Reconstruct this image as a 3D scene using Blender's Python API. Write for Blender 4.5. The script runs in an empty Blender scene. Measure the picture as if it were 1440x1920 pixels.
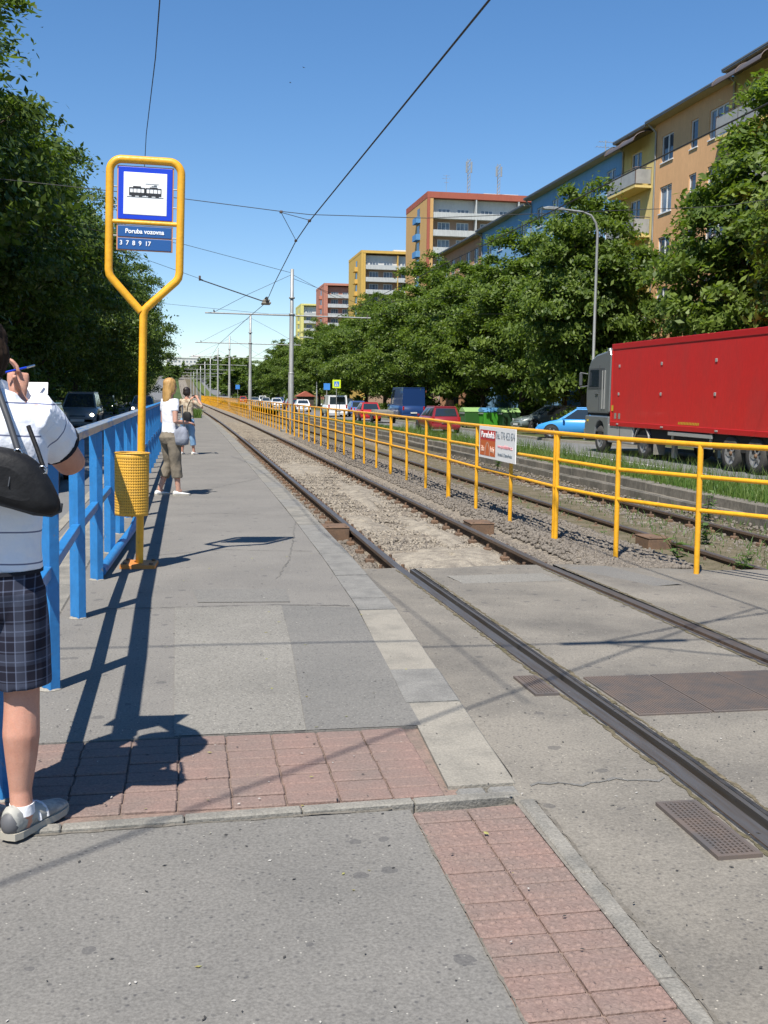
import bpy, bmesh, math, random
import numpy as np
from mathutils import Vector, Matrix, Euler
random.seed(7); rng = np.random.default_rng(7)
S = bpy.context.scene
COL = S.collection
R_ = math.radians

# ------------------------------------------------------------------ camera, sky, sun, exposure
cd = bpy.data.cameras.new('camera'); cam = bpy.data.objects.new('camera', cd); COL.objects.link(cam)
cd.sensor_fit = 'VERTICAL'; cd.sensor_height = 24.0; cd.lens = 24.0*2000/1920
cd.clip_start = 0.05; cd.clip_end = 6000
_r = Vector((0.98361289, -0.17988384, 0.01214475)); _u = Vector((0.0076619, 0.1090057, 0.9940116)); _f = Vector((0.18013047, 0.97762956, -0.10859766))
cam.matrix_world = Matrix(((_r.x, _u.x, -_f.x, 0), (_r.y, _u.y, -_f.y, 0), (_r.z, _u.z, -_f.z, 1.5), (0, 0, 0, 1)))
S.camera = cam
SUN_EL, SUN_AZ = 58.0, 212.0          # azimuth clockwise from +Y
W = bpy.data.worlds.new('World'); S.world = W; W.use_nodes = True
nt = W.node_tree; bg = nt.nodes['Background']
sky = nt.nodes.new('ShaderNodeTexSky'); sky.sky_type = 'NISHITA'; sky.sun_disc = False
sky.sun_elevation = R_(SUN_EL); sky.sun_rotation = R_(SUN_AZ); sky.air_density = 1.0; sky.dust_density = 0.0; sky.ozone_density = 3.0; sky.altitude = 1200
# thin cumulus low over the horizon, as part of the sky
tc = nt.nodes.new('ShaderNodeTexCoord'); sep = nt.nodes.new('ShaderNodeSeparateXYZ'); nt.links.new(tc.outputs['Generated'], sep.inputs[0])
mp = nt.nodes.new('ShaderNodeMapping'); mp.inputs['Scale'].default_value = (9, 9, 26); nt.links.new(tc.outputs['Generated'], mp.inputs[0])
cn = nt.nodes.new('ShaderNodeTexNoise'); cn.inputs['Scale'].default_value = 1.6; cn.inputs['Detail'].default_value = 6; nt.links.new(mp.outputs[0], cn.inputs['Vector'])
cr = nt.nodes.new('ShaderNodeMapRange'); cr.inputs[1].default_value = 0.56; cr.inputs[2].default_value = 0.72; nt.links.new(cn.outputs['Fac'], cr.inputs[0])
ch = nt.nodes.new('ShaderNodeMapRange'); ch.inputs[1].default_value = 0.065; ch.inputs[2].default_value = 0.03; nt.links.new(sep.outputs['Z'], ch.inputs[0])
mu = nt.nodes.new('ShaderNodeMath'); mu.operation = 'MULTIPLY'; nt.links.new(cr.outputs[0], mu.inputs[0]); nt.links.new(ch.outputs[0], mu.inputs[1])
mu2 = nt.nodes.new('ShaderNodeMath'); mu2.operation = 'MULTIPLY'; mu2.inputs[1].default_value = 0.75; nt.links.new(mu.outputs[0], mu2.inputs[0])
cm = nt.nodes.new('ShaderNodeMix'); cm.data_type = 'RGBA'; nt.links.new(mu2.outputs[0], cm.inputs['Factor'])
nt.links.new(sky.outputs[0], cm.inputs['A']); cm.inputs['B'].default_value = (9.0, 9.0, 9.2, 1)
hs = nt.nodes.new('ShaderNodeHueSaturation'); hs.inputs['Saturation'].default_value = 1.32; hs.inputs['Hue'].default_value = 0.504; gm = nt.nodes.new('ShaderNodeGamma'); gm.inputs['Gamma'].default_value = 0.84; nt.links.new(cm.outputs['Result'], gm.inputs[0]); nt.links.new(gm.outputs[0], hs.inputs['Color']); nt.links.new(hs.outputs[0], bg.inputs['Color']); bg.inputs['Strength'].default_value = 0.122
sd = bpy.data.lights.new('sun', 'SUN'); sd.energy = 4.8; sd.angle = R_(0.53); sd.color = (1.0, 0.95, 0.87)
sun = bpy.data.objects.new('sun', sd); COL.objects.link(sun)
_sv = Vector((math.sin(R_(SUN_AZ))*math.cos(R_(SUN_EL)), math.cos(R_(SUN_AZ))*math.cos(R_(SUN_EL)), math.sin(R_(SUN_EL))))
sun.rotation_euler = (-_sv).to_track_quat('-Z', 'Y').to_euler(); sun.location = _sv*60
S.view_settings.view_transform = 'Standard'; S.view_settings.look = 'None'; S.view_settings.exposure = 0.66; S.view_settings.gamma = 1.0
S.view_settings.use_curve_mapping = False

# ------------------------------------------------------------------ helpers: naming
def tag(o, label=None, cat=None, group=None, kind=None):
    if label: o['label'] = label
    if cat: o['category'] = cat
    if group: o['group'] = group
    if kind: o['kind'] = kind
    return o
def thing(name, label, cat, loc=(0, 0, 0), rz=0.0, group=None):
    o = bpy.data.objects.new(name, None); COL.objects.link(o); o.location = loc; o.rotation_euler = (0, 0, rz); o.empty_display_size = 0.2
    return tag(o, label, cat, group)
def link(name, mesh, parent=None, loc=None, rot=None, scale=None):
    o = bpy.data.objects.new(name, mesh); COL.objects.link(o)
    if parent: o.parent = parent
    if loc is not None: o.location = loc
    if rot is not None: o.rotation_euler = rot
    if scale is not None: o.scale = scale
    return o
def kids(o): return [c for c in o.children]
def copy_tree(o, parent=None):
    c = o.copy(); COL.objects.link(c)
    if parent: c.parent = parent
    for ch_ in kids(o): copy_tree(ch_, c)
    return c
ORD = ['first', 'second', 'third', 'fourth', 'fifth', 'sixth', 'seventh', 'eighth', 'ninth', 'tenth', 'eleventh', 'twelfth', 'thirteenth', 'fourteenth', 'fifteenth',
       'sixteenth', 'seventeenth', 'eighteenth', 'nineteenth', 'twentieth', 'twenty-first', 'twenty-second', 'twenty-third', 'twenty-fourth']

# ------------------------------------------------------------------ helpers: materials
def N(nt, t, **kw):
    n = nt.nodes.new(t)
    for k, v in kw.items(): n.inputs[k].default_value = v
    return n
def mat(name, col, rough=0.6, metal=0.0, col2=None, scale=6.0, lo=0.4, hi=0.65, fine=None, fscale=60.0, bump=0.0, bscale=40.0, spec=0.5, coords='pos', detail=5, trans=None, coat=0.0, stretch=None):
    m = bpy.data.materials.new(name); m.use_nodes = True; t = m.node_tree; b = t.nodes['Principled BSDF']
    b.inputs['Roughness'].default_value = rough; b.inputs['Metallic'].default_value = metal; b.inputs['Specular IOR Level'].default_value = spec
    if coat: b.inputs['Coat Weight'].default_value = coat; b.inputs['Coat Roughness'].default_value = 0.06
    if coords == 'pos': src = t.nodes.new('ShaderNodeNewGeometry').outputs['Position']
    else: src = t.nodes.new('ShaderNodeTexCoord').outputs['Object']
    if stretch:
        mpn = t.nodes.new('ShaderNodeMapping'); mpn.inputs['Scale'].default_value = stretch; t.links.new(src, mpn.inputs[0]); src = mpn.outputs[0]
    out = None
    c4 = lambda c: (c[0], c[1], c[2], 1)
    b.inputs['Base Color'].default_value = c4(col)
    if col2 is not None:
        n = N(t, 'ShaderNodeTexNoise', Scale=scale, Detail=detail, Roughness=0.62); t.links.new(src, n.inputs['Vector'])
        r = t.nodes.new('ShaderNodeMapRange'); r.inputs[1].default_value = lo; r.inputs[2].default_value = hi; t.links.new(n.outputs['Fac'], r.inputs[0])
        x = t.nodes.new('ShaderNodeMix'); x.data_type = 'RGBA'; t.links.new(r.outputs[0], x.inputs['Factor'])
        x.inputs['A'].default_value = c4(col); x.inputs['B'].default_value = c4(col2); out = x.outputs['Result']
    if fine is not None:
        n = N(t, 'ShaderNodeTexNoise', Scale=fscale, Detail=3, Roughness=0.7); t.links.new(src, n.inputs['Vector'])
        r = t.nodes.new('ShaderNodeMapRange'); r.inputs[1].default_value = 0.3; r.inputs[2].default_value = 0.7; r.inputs[3].default_value = 1-fine; r.inputs[4].default_value = 1+fine; t.links.new(n.outputs['Fac'], r.inputs[0])
        x = t.nodes.new('ShaderNodeMix'); x.data_type = 'RGBA'; x.blend_type = 'MULTIPLY'; x.inputs['Factor'].default_value = 1
        if out: t.links.new(out, x.inputs['A'])
        else: x.inputs['A'].default_value = c4(col)
        t.links.new(r.outputs[0], x.inputs['B']); out = x.outputs['Result']
    if out: t.links.new(out, b.inputs['Base Color'])
    if bump:
        n = N(t, 'ShaderNodeTexNoise', Scale=bscale, Detail=4); t.links.new(src, n.inputs['Vector'])
        bp = N(t, 'ShaderNodeBump', Strength=bump, Distance=0.02); t.links.new(n.outputs['Fac'], bp.inputs['Height']); t.links.new(bp.outputs[0], b.inputs['Normal'])
    return m
def asphalt(name, base, blot, seed=0.0, spots=True, grain=0.28):
    """worn asphalt: pale and dark grains, broad stains, trodden gum spots, hairline cracks"""
    m = bpy.data.materials.new(name); m.use_nodes = True; t = m.node_tree; b = t.nodes['Principled BSDF']
    b.inputs['Roughness'].default_value = 0.9; b.inputs['Specular IOR Level'].default_value = 0.25
    src = t.nodes.new('ShaderNodeNewGeometry').outputs['Position']
    mpn = t.nodes.new('ShaderNodeMapping'); mpn.inputs['Location'].default_value = (seed, seed*1.7, 0); t.links.new(src, mpn.inputs[0]); src = mpn.outputs[0]
    n1 = N(t, 'ShaderNodeTexNoise', Scale=0.9, Detail=7, Roughness=0.66); t.links.new(src, n1.inputs['Vector'])
    r1 = t.nodes.new('ShaderNodeMapRange'); r1.inputs[1].default_value = 0.36; r1.inputs[2].default_value = 0.68; t.links.new(n1.outputs['Fac'], r1.inputs[0])
    x1 = t.nodes.new('ShaderNodeMix'); x1.data_type = 'RGBA'; x1.inputs['A'].default_value = (*base, 1); x1.inputs['B'].default_value = (*blot, 1); t.links.new(r1.outputs[0], x1.inputs['Factor'])
    n2 = N(t, 'ShaderNodeTexNoise', Scale=95, Detail=4, Roughness=0.75); t.links.new(src, n2.inputs['Vector'])
    r2 = t.nodes.new('ShaderNodeMapRange'); r2.inputs[1].default_value = 0.32; r2.inputs[2].default_value = 0.68; r2.inputs[3].default_value = 1-grain; r2.inputs[4].default_value = 1+grain; t.links.new(n2.outputs['Fac'], r2.inputs[0])
    x2 = t.nodes.new('ShaderNodeMix'); x2.data_type = 'RGBA'; x2.blend_type = 'MULTIPLY'; x2.inputs['Factor'].default_value = 1; t.links.new(x1.outputs['Result'], x2.inputs['A']); t.links.new(r2.outputs[0], x2.inputs['B'])
    out = x2.outputs['Result']
    # pale chips
    v = N(t, 'ShaderNodeTexVoronoi', Scale=48); v.voronoi_dimensions = '2D'; t.links.new(src, v.inputs['Vector'])
    rv = t.nodes.new('ShaderNodeMapRange'); rv.inputs[1].default_value = 0.16; rv.inputs[2].default_value = 0.10; t.links.new(v.outputs['Distance'], rv.inputs[0])
    sepc = t.nodes.new('ShaderNodeSeparateColor'); t.links.new(v.outputs['Color'], sepc.inputs[0])
    gt = t.nodes.new('ShaderNodeMath'); gt.operation = 'GREATER_THAN'; gt.inputs[1].default_value = 0.965; t.links.new(sepc.outputs[0], gt.inputs[0])
    mm = t.nodes.new('ShaderNodeMath'); mm.operation = 'MULTIPLY'; t.links.new(rv.outputs[0], mm.inputs[0]); t.links.new(gt.outputs[0], mm.inputs[1])
    x3 = t.nodes.new('ShaderNodeMix'); x3.data_type = 'RGBA'; t.links.new(mm.outputs[0], x3.inputs['Factor']); t.links.new(out, x3.inputs['A']); x3.inputs['B'].default_value = (min(1, base[0]*1.9), min(1, base[1]*1.9), min(1, base[2]*1.85), 1); out = x3.outputs['Result']
    vd = N(t, 'ShaderNodeTexVoronoi', Scale=36); vd.voronoi_dimensions = '2D'; t.links.new(src, vd.inputs['Vector']); scd = t.nodes.new('ShaderNodeSeparateColor'); t.links.new(vd.outputs['Color'], scd.inputs[0])
    rd_ = t.nodes.new('ShaderNodeMapRange'); rd_.inputs[1].default_value = 0.26; rd_.inputs[2].default_value = 0.12; t.links.new(vd.outputs['Distance'], rd_.inputs[0])
    gd_ = t.nodes.new('ShaderNodeMapRange'); gd_.inputs[1].default_value = 0.70; gd_.inputs[2].default_value = 1.0; gd_.inputs[4].default_value = 0.62; t.links.new(scd.outputs[2], gd_.inputs[0])
    md_ = t.nodes.new('ShaderNodeMath'); md_.operation = 'MULTIPLY'; t.links.new(rd_.outputs[0], md_.inputs[0]); t.links.new(gd_.outputs[0], md_.inputs[1])
    x5 = t.nodes.new('ShaderNodeMix'); x5.data_type = 'RGBA'; t.links.new(md_.outputs[0], x5.inputs['Factor']); t.links.new(out, x5.inputs['A']); x5.inputs['B'].default_value = (0.045, 0.045, 0.05, 1); out = x5.outputs['Result']
    if spots:
        v = N(t, 'ShaderNodeTexVoronoi', Scale=3.4); v.voronoi_dimensions = '2D'; t.links.new(src, v.inputs['Vector'])
        n3 = N(t, 'ShaderNodeTexNoise', Scale=30, Detail=2); t.links.new(src, n3.inputs['Vector'])
        ad = t.nodes.new('ShaderNodeMath'); ad.operation = 'MULTIPLY_ADD'; ad.inputs[1].default_value = 0.12; t.links.new(n3.outputs['Fac'], ad.inputs[0]); t.links.new(v.outputs['Distance'], ad.inputs[2])
        sc = t.nodes.new('ShaderNodeSeparateColor'); t.links.new(v.outputs['Color'], sc.inputs[0])
        th = t.nodes.new('ShaderNodeMath'); th.operation = 'MULTIPLY_ADD'; th.inputs[1].default_value = 0.13; th.inputs[2].default_value = 0.035; t.links.new(sc.outputs[1], th.inputs[0])
        lt = t.nodes.new('ShaderNodeMath'); lt.operation = 'LESS_THAN'; t.links.new(ad.outputs[0], lt.inputs[0]); t.links.new(th.outputs[0], lt.inputs[1])
        ml = t.nodes.new('ShaderNodeMath'); ml.operation = 'MULTIPLY'; ml.inputs[1].default_value = 0.42; t.links.new(lt.outputs[0], ml.inputs[0])
        x4 = t.nodes.new('ShaderNodeMix'); x4.data_type = 'RGBA'; t.links.new(ml.outputs[0], x4.inputs['Factor']); t.links.new(out, x4.inputs['A']); x4.inputs['B'].default_value = (0.05, 0.05, 0.055, 1); out = x4.outputs['Result']
    t.links.new(out, b.inputs['Base Color'])
    bp = N(t, 'ShaderNodeBump', Strength=0.35, Distance=0.006); t.links.new(n2.outputs['Fac'], bp.inputs['Height']); t.links.new(bp.outputs[0], b.inputs['Normal'])
    return m
def leafmat(name, c1, c2, tr=0.35):
    m = bpy.data.materials.new(name); m.use_nodes = True; t = m.node_tree; b = t.nodes['Principled BSDF']; o = t.nodes['Material Output']
    src = t.nodes.new('ShaderNodeTexCoord').outputs['Object']
    n = N(t, 'ShaderNodeTexNoise', Scale=0.9, Detail=4); t.links.new(src, n.inputs['Vector'])
    isl = t.nodes.new('ShaderNodeNewGeometry').outputs['Random Per Island']
    ad = t.nodes.new('ShaderNodeMath'); ad.operation = 'MULTIPLY_ADD'; ad.inputs[1].default_value = 0.45; t.links.new(isl, ad.inputs[0]); t.links.new(n.outputs['Fac'], ad.inputs[2])
    r = t.nodes.new('ShaderNodeMapRange'); r.inputs[1].default_value = 0.45; r.inputs[2].default_value = 1.05; t.links.new(ad.outputs[0], r.inputs[0])
    x = t.nodes.new('ShaderNodeMix'); x.data_type = 'RGBA'; x.inputs['A'].default_value = (*c1, 1); x.inputs['B'].default_value = (*c2, 1); t.links.new(r.outputs[0], x.inputs['Factor'])
    t.links.new(x.outputs['Result'], b.inputs['Base Color']); b.inputs['Roughness'].default_value = 0.5; b.inputs['Specular IOR Level'].default_value = 0.35
    tl = t.nodes.new('ShaderNodeBsdfTranslucent'); br = t.nodes.new('ShaderNodeMix'); br.data_type = 'RGBA'; br.blend_type = 'MULTIPLY'; br.inputs['Factor'].default_value = 1; br.inputs['B'].default_value = (1.5, 1.6, 0.6, 1)
    t.links.new(x.outputs['Result'], br.inputs['A']); t.links.new(br.outputs['Result'], tl.inputs['Color'])
    ms = t.nodes.new('ShaderNodeMixShader'); ms.inputs[0].default_value = tr; t.links.new(b.outputs[0], ms.inputs[1]); t.links.new(tl.outputs[0], ms.inputs[2]); t.links.new(ms.outputs[0], o.inputs['Surface'])
    return m
def glassmat(name, col=(0.02, 0.03, 0.04), rough=0.05):
    return mat(name, col, rough=rough, spec=0.8)
def emis(name, col, st):
    m = mat(name, col, 0.3); b = m.node_tree.nodes['Principled BSDF']; b.inputs['Emission Color'].default_value = (*col, 1); b.inputs['Emission Strength'].default_value = st; return m

# ------------------------------------------------------------------ helpers: meshes
class MB:
    def __init__(s): s.v = []; s.f = []; s.m = []; s.sm = []
    def add(s, vs, fs, mi=0, smooth=False):
        o = len(s.v); s.v += [tuple(map(float, p)) for p in vs]
        for f in fs: s.f.append([i+o for i in f]); s.m.append(mi); s.sm.append(smooth)
        return s
    def box(s, x0, x1, y0, y1, z0, z1, mi=0):
        return s.add([(x0, y0, z0), (x1, y0, z0), (x1, y1, z0), (x0, y1, z0), (x0, y0, z1), (x1, y0, z1), (x1, y1, z1), (x0, y1, z1)],
              [(0, 3, 2, 1), (4, 5, 6, 7), (0, 1, 5, 4), (1, 2, 6, 5), (2, 3, 7, 6), (3, 0, 4, 7)], mi)
    def bbox(s, x0, x1, y0, y1, z0, z1, b=0.01, mi=0):
        """box with bevelled edges (chamfer b)"""
        bm = bmesh.new(); bmesh.ops.create_cube(bm, size=1)
        for v in bm.verts: v.co = Vector(((x0+x1)/2+v.co.x*(x1-x0), (y0+y1)/2+v.co.y*(y1-y0), (z0+z1)/2+v.co.z*(z1-z0)))
        bmesh.ops.bevel(bm, geom=bm.edges[:], offset=b, segments=1, affect='EDGES', clamp_overlap=True)
        bm.verts.index_update(); s.add([v.co for v in bm.verts], [[v.index for v in f.verts] for f in bm.faces], mi); bm.free(); return s
    def xf(s, M, i0=0):
        for i in range(i0, len(s.v)): s.v[i] = tuple(M @ Vector(s.v[i]))
        return s
    def loft(s, rings, caps=True, smooth=True, mi=0, closed=True):
        n = len(rings[0]); vs = [p for r in rings for p in r]; fs = []
        for i in range(len(rings)-1):
            for j in range(n if closed else n-1):
                k = (j+1) % n; fs.append((i*n+j, i*n+k, (i+1)*n+k, (i+1)*n+j))
        s.add(vs, fs, mi, smooth)
        if caps: s.add(rings[0], [list(range(n))[::-1]], mi); s.add(rings[-1], [list(range(n))], mi)
        return s
    def tube(s, path, r, n=8, caps=True, mi=0, smooth=True):
        P = [Vector(p) for p in path]; rs = r if hasattr(r, '__len__') else [r]*len(P)
        T = []
        for i in range(len(P)):
            a = (P[i]-P[i-1]).normalized() if i > 0 else None; b = (P[i+1]-P[i]).normalized() if i < len(P)-1 else None
            T.append((a+b).normalized() if a is not None and b is not None else (a if a is not None else b))
        up = Vector((0, 0, 1)) if abs(T[0].z) < 0.9 else Vector((1, 0, 0))
        x = T[0].cross(up).normalized(); rings = []
        for i in range(len(P)):
            x = (x - T[i]*x.dot(T[i])).normalized(); y = T[i].cross(x)
            k = 1.0
            if 0 < i < len(P)-1:
                c = (P[i]-P[i-1]).normalized().dot(T[i]); k = 1/max(c, 0.6)
            rings.append([P[i] + (x*math.cos(a)+y*math.sin(a))*rs[i]*(1 if len(P) < 3 else min(k, 1.3)) for a in [2*math.pi*j/n for j in range(n)]])
        return s.loft(rings, caps, smooth, mi)
    def lathe(s, prof, c=(0, 0, 0), n=20, axis='z', mi=0, smooth=True, caps=False):
        rings = []
        for r, h in prof:
            ring = []
            for j in range(n):
                a = 2*math.pi*j/n; p = (r*math.cos(a), r*math.sin(a), h)
                if axis == 'x': p = (h, r*math.cos(a), r*math.sin(a))
                if axis == 'y': p = (r*math.sin(a), h, r*math.cos(a))
                ring.append((p[0]+c[0], p[1]+c[1], p[2]+c[2]))
            rings.append(ring)
        return s.loft(rings, caps, smooth, mi)
    def quad(s, a, b, c, d, mi=0): return s.add([a, b, c, d], [(0, 1, 2, 3)], mi)
    def prism(s, poly, lo, hi, axis='z', mi=0):
        def p3(p, h):
            return {'z': (p[0], p[1], h), 'x': (h, p[0], p[1]), 'y': (p[0], h, p[1])}[axis]
        n = len(poly); a = [p3(p, lo) for p in poly]; b = [p3(p, hi) for p in poly]
        fs = [list(range(n))[::-1], [n+i for i in range(n)]] + [(i, (i+1) % n, n+(i+1) % n, n+i) for i in range(n)]
        return s.add(a+b, fs, mi)
    def mesh(s, name, mats, fix=True):
        me = bpy.data.meshes.new(name); me.from_pydata(s.v, [], s.f)
        for m in (mats if isinstance(mats, (list, tuple)) else [mats]): me.materials.append(m)
        me.polygons.foreach_set('material_index', s.m); me.polygons.foreach_set('use_smooth', s.sm); me.update()
        if fix:
            bm = bmesh.new(); bm.from_mesh(me); bmesh.ops.recalc_face_normals(bm, faces=bm.faces[:]); bm.to_mesh(me); bm.free()
        return me
    def build(s, name, mats, parent=None, loc=None, rot=None, fix=True):
        return link(name, s.mesh(name, mats, fix), parent, loc, rot)
def bevel(o, w, seg=2):
    b = o.modifiers.new('bevel', 'BEVEL'); b.width = w; b.segments = seg; b.limit_method = 'ANGLE'; b.angle_limit = R_(40); return o
def npmesh(name, V, F, mats, smooth=False):
    """V (n,3) and F (m,k) numpy arrays"""
    me = bpy.data.meshes.new(name); k = F.shape[1]
    me.vertices.add(len(V)); me.vertices.foreach_set('co', V.astype(np.float32).ravel())
    me.loops.add(F.size); me.loops.foreach_set('vertex_index', F.astype(np.int32).ravel())
    me.polygons.add(len(F)); me.polygons.foreach_set('loop_start', np.arange(0, F.size, k, dtype=np.int32)); me.polygons.foreach_set('loop_total', np.full(len(F), k, dtype=np.int32))
    me.update(calc_edges=True); me.validate()
    for m in (mats if isinstance(mats, (list, tuple)) else [mats]): me.materials.append(m)
    if smooth: me.polygons.foreach_set('use_smooth', [True]*len(F))
    return me
TS = bpy.data.scenes.new('fuse_tmp')
def text_mesh(s, size, m, sx=1.0, align='CENTER', depth=0.002, bold=0.0):
    cu = bpy.data.curves.new('lettering', 'FONT'); cu.body = s; cu.size = size; cu.align_x = align; cu.align_y = 'CENTER'; cu.extrude = depth; cu.offset = bold
    o = bpy.data.objects.new('tmp', cu); TS.collection.objects.link(o); TS.view_layers[0].update()
    me = bpy.data.meshes.new_from_object(o.evaluated_get(TS.view_layers[0].depsgraph))
    bpy.data.objects.remove(o); me.materials.clear(); me.materials.append(m); me.transform(Matrix.Diagonal((sx, 1, 1, 1)))
    return me

# ------------------------------------------------------------------ the line of the street
def xb(y):
    if y < 30: return 0.0
    if y < 80: return -0.3*((y-30)/50)**2
    return -0.3-0.012*(y-80)
def zf(y):
    if y < 230: return 0.0
    if y < 500: return 5.5*((y-230)/270)**2
    return 5.5+0.0407*(y-500)
def strip(name, x0, x1, z0, z1, ys, m, z_extra=lambda x, y: 0, nx=1, skirt=0.0, parent=None):
    """sheet along the street between two offsets"""
    mb = MB(); vs = []; fs = []; n = nx+1
    for y in ys:
        for i in range(n):
            t = i/nx; x = x0+(x1-x0)*t
            vs.append((x+xb(y), y, z0+(z1-z0)*t+zf(y)+z_extra(x, y)))
    for j in range(len(ys)-1):
        for i in range(nx): fs.append((j*n+i, j*n+i+1, (j+1)*n+i+1, (j+1)*n+i))
    mb.add(vs, fs)
    if skirt:
        for side in (0, n-1):
            a = len(mb.v)
            for j, y in enumerate(ys):
                p = vs[j*n+side]; mb.v.append(p); mb.v.append((p[0], p[1], p[2]-skirt))
            for j in range(len(ys)-1): mb.f.append([a+2*j, a+2*j+1, a+2*j+3, a+2*j+2]); mb.m.append(0); mb.sm.append(False)
    return mb.build(name, m, parent)
FAR = [35, 45, 55, 65, 75, 85, 100, 130, 160, 200, 230, 260, 300, 340, 380, 430, 500, 600, 700, 800]

# ------------------------------------------------------------------ materials
M = {}
M['asph'] = asphalt('asphalt_platform', (0.188, 0.178, 0.160), (0.146, 0.14, 0.128), 0)
M['asph_far'] = asphalt('asphalt_waiting', (0.20, 0.188, 0.168), (0.16, 0.151, 0.137), 3.3)
M['asph_lane'] = asphalt('asphalt_patch_pale', (0.222, 0.21, 0.184), (0.18, 0.171, 0.151), 5.1, spots=False, grain=0.35)
M['asph_dark'] = asphalt('asphalt_patch_dark', (0.178, 0.17, 0.154), (0.145, 0.14, 0.129), 9.1, spots=False)
M['asph_cross'] = asphalt('asphalt_crossing', (0.22, 0.20, 0.167), (0.128, 0.118, 0.103), 12.7)
M['road'] = asphalt('asphalt_road', (0.17, 0.17, 0.168), (0.14, 0.14, 0.14), 21.0, spots=False, grain=0.15)
M['paver'] = mat('red_paver', (0.235, 0.158, 0.133), 0.85, col2=(0.19, 0.147, 0.127), scale=3.5, lo=0.35, hi=0.7, fine=0.22, fscale=90, bump=0.3, bscale=120, spec=0.2)
M['joint'] = mat('joint_sand', (0.22, 0.155, 0.125), 0.95, col2=(0.16, 0.125, 0.10), scale=8, fine=0.3, fscale=120)
M['kerb'] = mat('kerb_concrete', (0.24, 0.225, 0.195), 0.9, col2=(0.165, 0.158, 0.14), scale=5, fine=0.25, fscale=100, bump=0.3, bscale=90, spec=0.2)
M['kerb_pale'] = mat('pale_concrete', (0.275, 0.253, 0.212), 0.9, col2=(0.19, 0.178, 0.152), scale=4, lo=0.45, hi=0.75, fine=0.2, fscale=110, bump=0.3, bscale=90, spec=0.2)
M['kerb_grey'] = mat('grey_stone', (0.215, 0.208, 0.19), 0.9, col2=(0.165, 0.16, 0.148), scale=5, fine=0.25, fscale=110, bump=0.3, bscale=90, spec=0.2)
M['wall'] = mat('weathered_concrete', (0.20, 0.18, 0.15), 0.95, col2=(0.10, 0.095, 0.08), scale=2.2, lo=0.35, hi=0.7, fine=0.25, fscale=30, bump=0.5, bscale=25, spec=0.15, stretch=(1, 1, 0.35))
M['ballast'] = mat('ballast_bed', (0.25, 0.215, 0.17), 0.95, col2=(0.15, 0.13, 0.105), scale=9, fine=0.45, fscale=38, bump=1.0, bscale=30, spec=0.15)
M['stone'] = mat('ballast_stone', (0.205, 0.18, 0.15), 0.95, col2=(0.125, 0.108, 0.09), scale=14, lo=0.3, hi=0.7, fine=0.25, fscale=60, spec=0.2)
M['stone_pale'] = mat('sandy_stone', (0.30, 0.262, 0.21), 0.95, col2=(0.19, 0.165, 0.13), scale=12, fine=0.25, fscale=60, spec=0.15)
M['sand'] = mat('braking_sand', (0.30, 0.265, 0.212), 0.95, col2=(0.18, 0.158, 0.13), scale=7, fine=0.3, fscale=70, bump=0.5, bscale=50, spec=0.1)
M['dirt'] = mat('track_dirt', (0.15, 0.125, 0.085), 0.95, col2=(0.095, 0.085, 0.05), scale=3.0, fine=0.35, fscale=35, bump=0.8, bscale=25, spec=0.1)
M['sleeper'] = mat('sleeper', (0.25, 0.215, 0.165), 0.95, col2=(0.15, 0.125, 0.10), scale=7, fine=0.3, fscale=40, bump=0.4, bscale=40, spec=0.15)
M['railtop'] = mat('rail_head', (0.17, 0.16, 0.15), 0.5, metal=0.65, col2=(0.14, 0.115, 0.09), scale=5, stretch=(8, 0.5, 8))
M['railside'] = mat('rusty_rail', (0.10, 0.062, 0.038), 0.85, col2=(0.065, 0.045, 0.03), scale=9, fine=0.3, fscale=50)
M['rubber'] = mat('black_rubber', (0.02, 0.02, 0.021), 0.7, col2=(0.045, 0.042, 0.04), scale=14)
M['rust'] = mat('rusty_steel', (0.16, 0.095, 0.055), 0.85, col2=(0.11, 0.07, 0.045), scale=7, fine=0.25, fscale=60)
M['grate'] = mat('worn_grate', (0.155, 0.12, 0.10), 0.75, metal=0.3, col2=(0.11, 0.10, 0.095), scale=6)
M['pit'] = mat('drain_pit', (0.045, 0.042, 0.038), 0.95)
M['grassbase'] = mat('turf', (0.075, 0.115, 0.025), 0.95, col2=(0.12, 0.13, 0.045), scale=1.4, fine=0.4, fscale=12, bump=0.7, bscale=14, spec=0.1)
M['earth'] = mat('bare_earth', (0.10, 0.10, 0.045), 0.95, col2=(0.05, 0.07, 0.022), scale=0.5, fine=0.35, fscale=6, spec=0.1)
M['hill'] = mat('far_meadow', (0.07, 0.10, 0.035), 0.95, col2=(0.045, 0.075, 0.025), scale=0.02, fine=0.3, fscale=0.4, spec=0.1)
M['grass'] = leafmat('grass_blade', (0.06, 0.13, 0.018), (0.15, 0.20, 0.05), 0.3)
M['weed'] = leafmat('weed_leaf', (0.07, 0.13, 0.03), (0.14, 0.20, 0.07), 0.3)
M['leafA'] = leafmat('lime_leaf', (0.045, 0.085, 0.012), (0.185, 0.25, 0.045), 0.40)
M['leafB'] = leafmat('maple_leaf', (0.034, 0.068, 0.012), (0.13, 0.185, 0.034), 0.36)
M['bark'] = mat('bark', (0.075, 0.06, 0.045), 0.95, col2=(0.04, 0.035, 0.028), scale=6, fine=0.3, fscale=25, bump=0.8, bscale=20, stretch=(1, 1, 0.25))
M['yellow'] = mat('yellow_paint', (0.74, 0.36, 0.014), 0.42, col2=(0.40, 0.19, 0.04), scale=16, lo=0.66, hi=0.74, fine=0.12, fscale=7, coat=0.1, bump=.12, bscale=35)
M['yellow_old'] = mat('worn_yellow_enamel', (0.66, 0.35, 0.035), 0.55, col2=(0.48, 0.29, 0.06), scale=7, lo=0.45, hi=0.7, fine=0.12, fscale=45)
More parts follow.
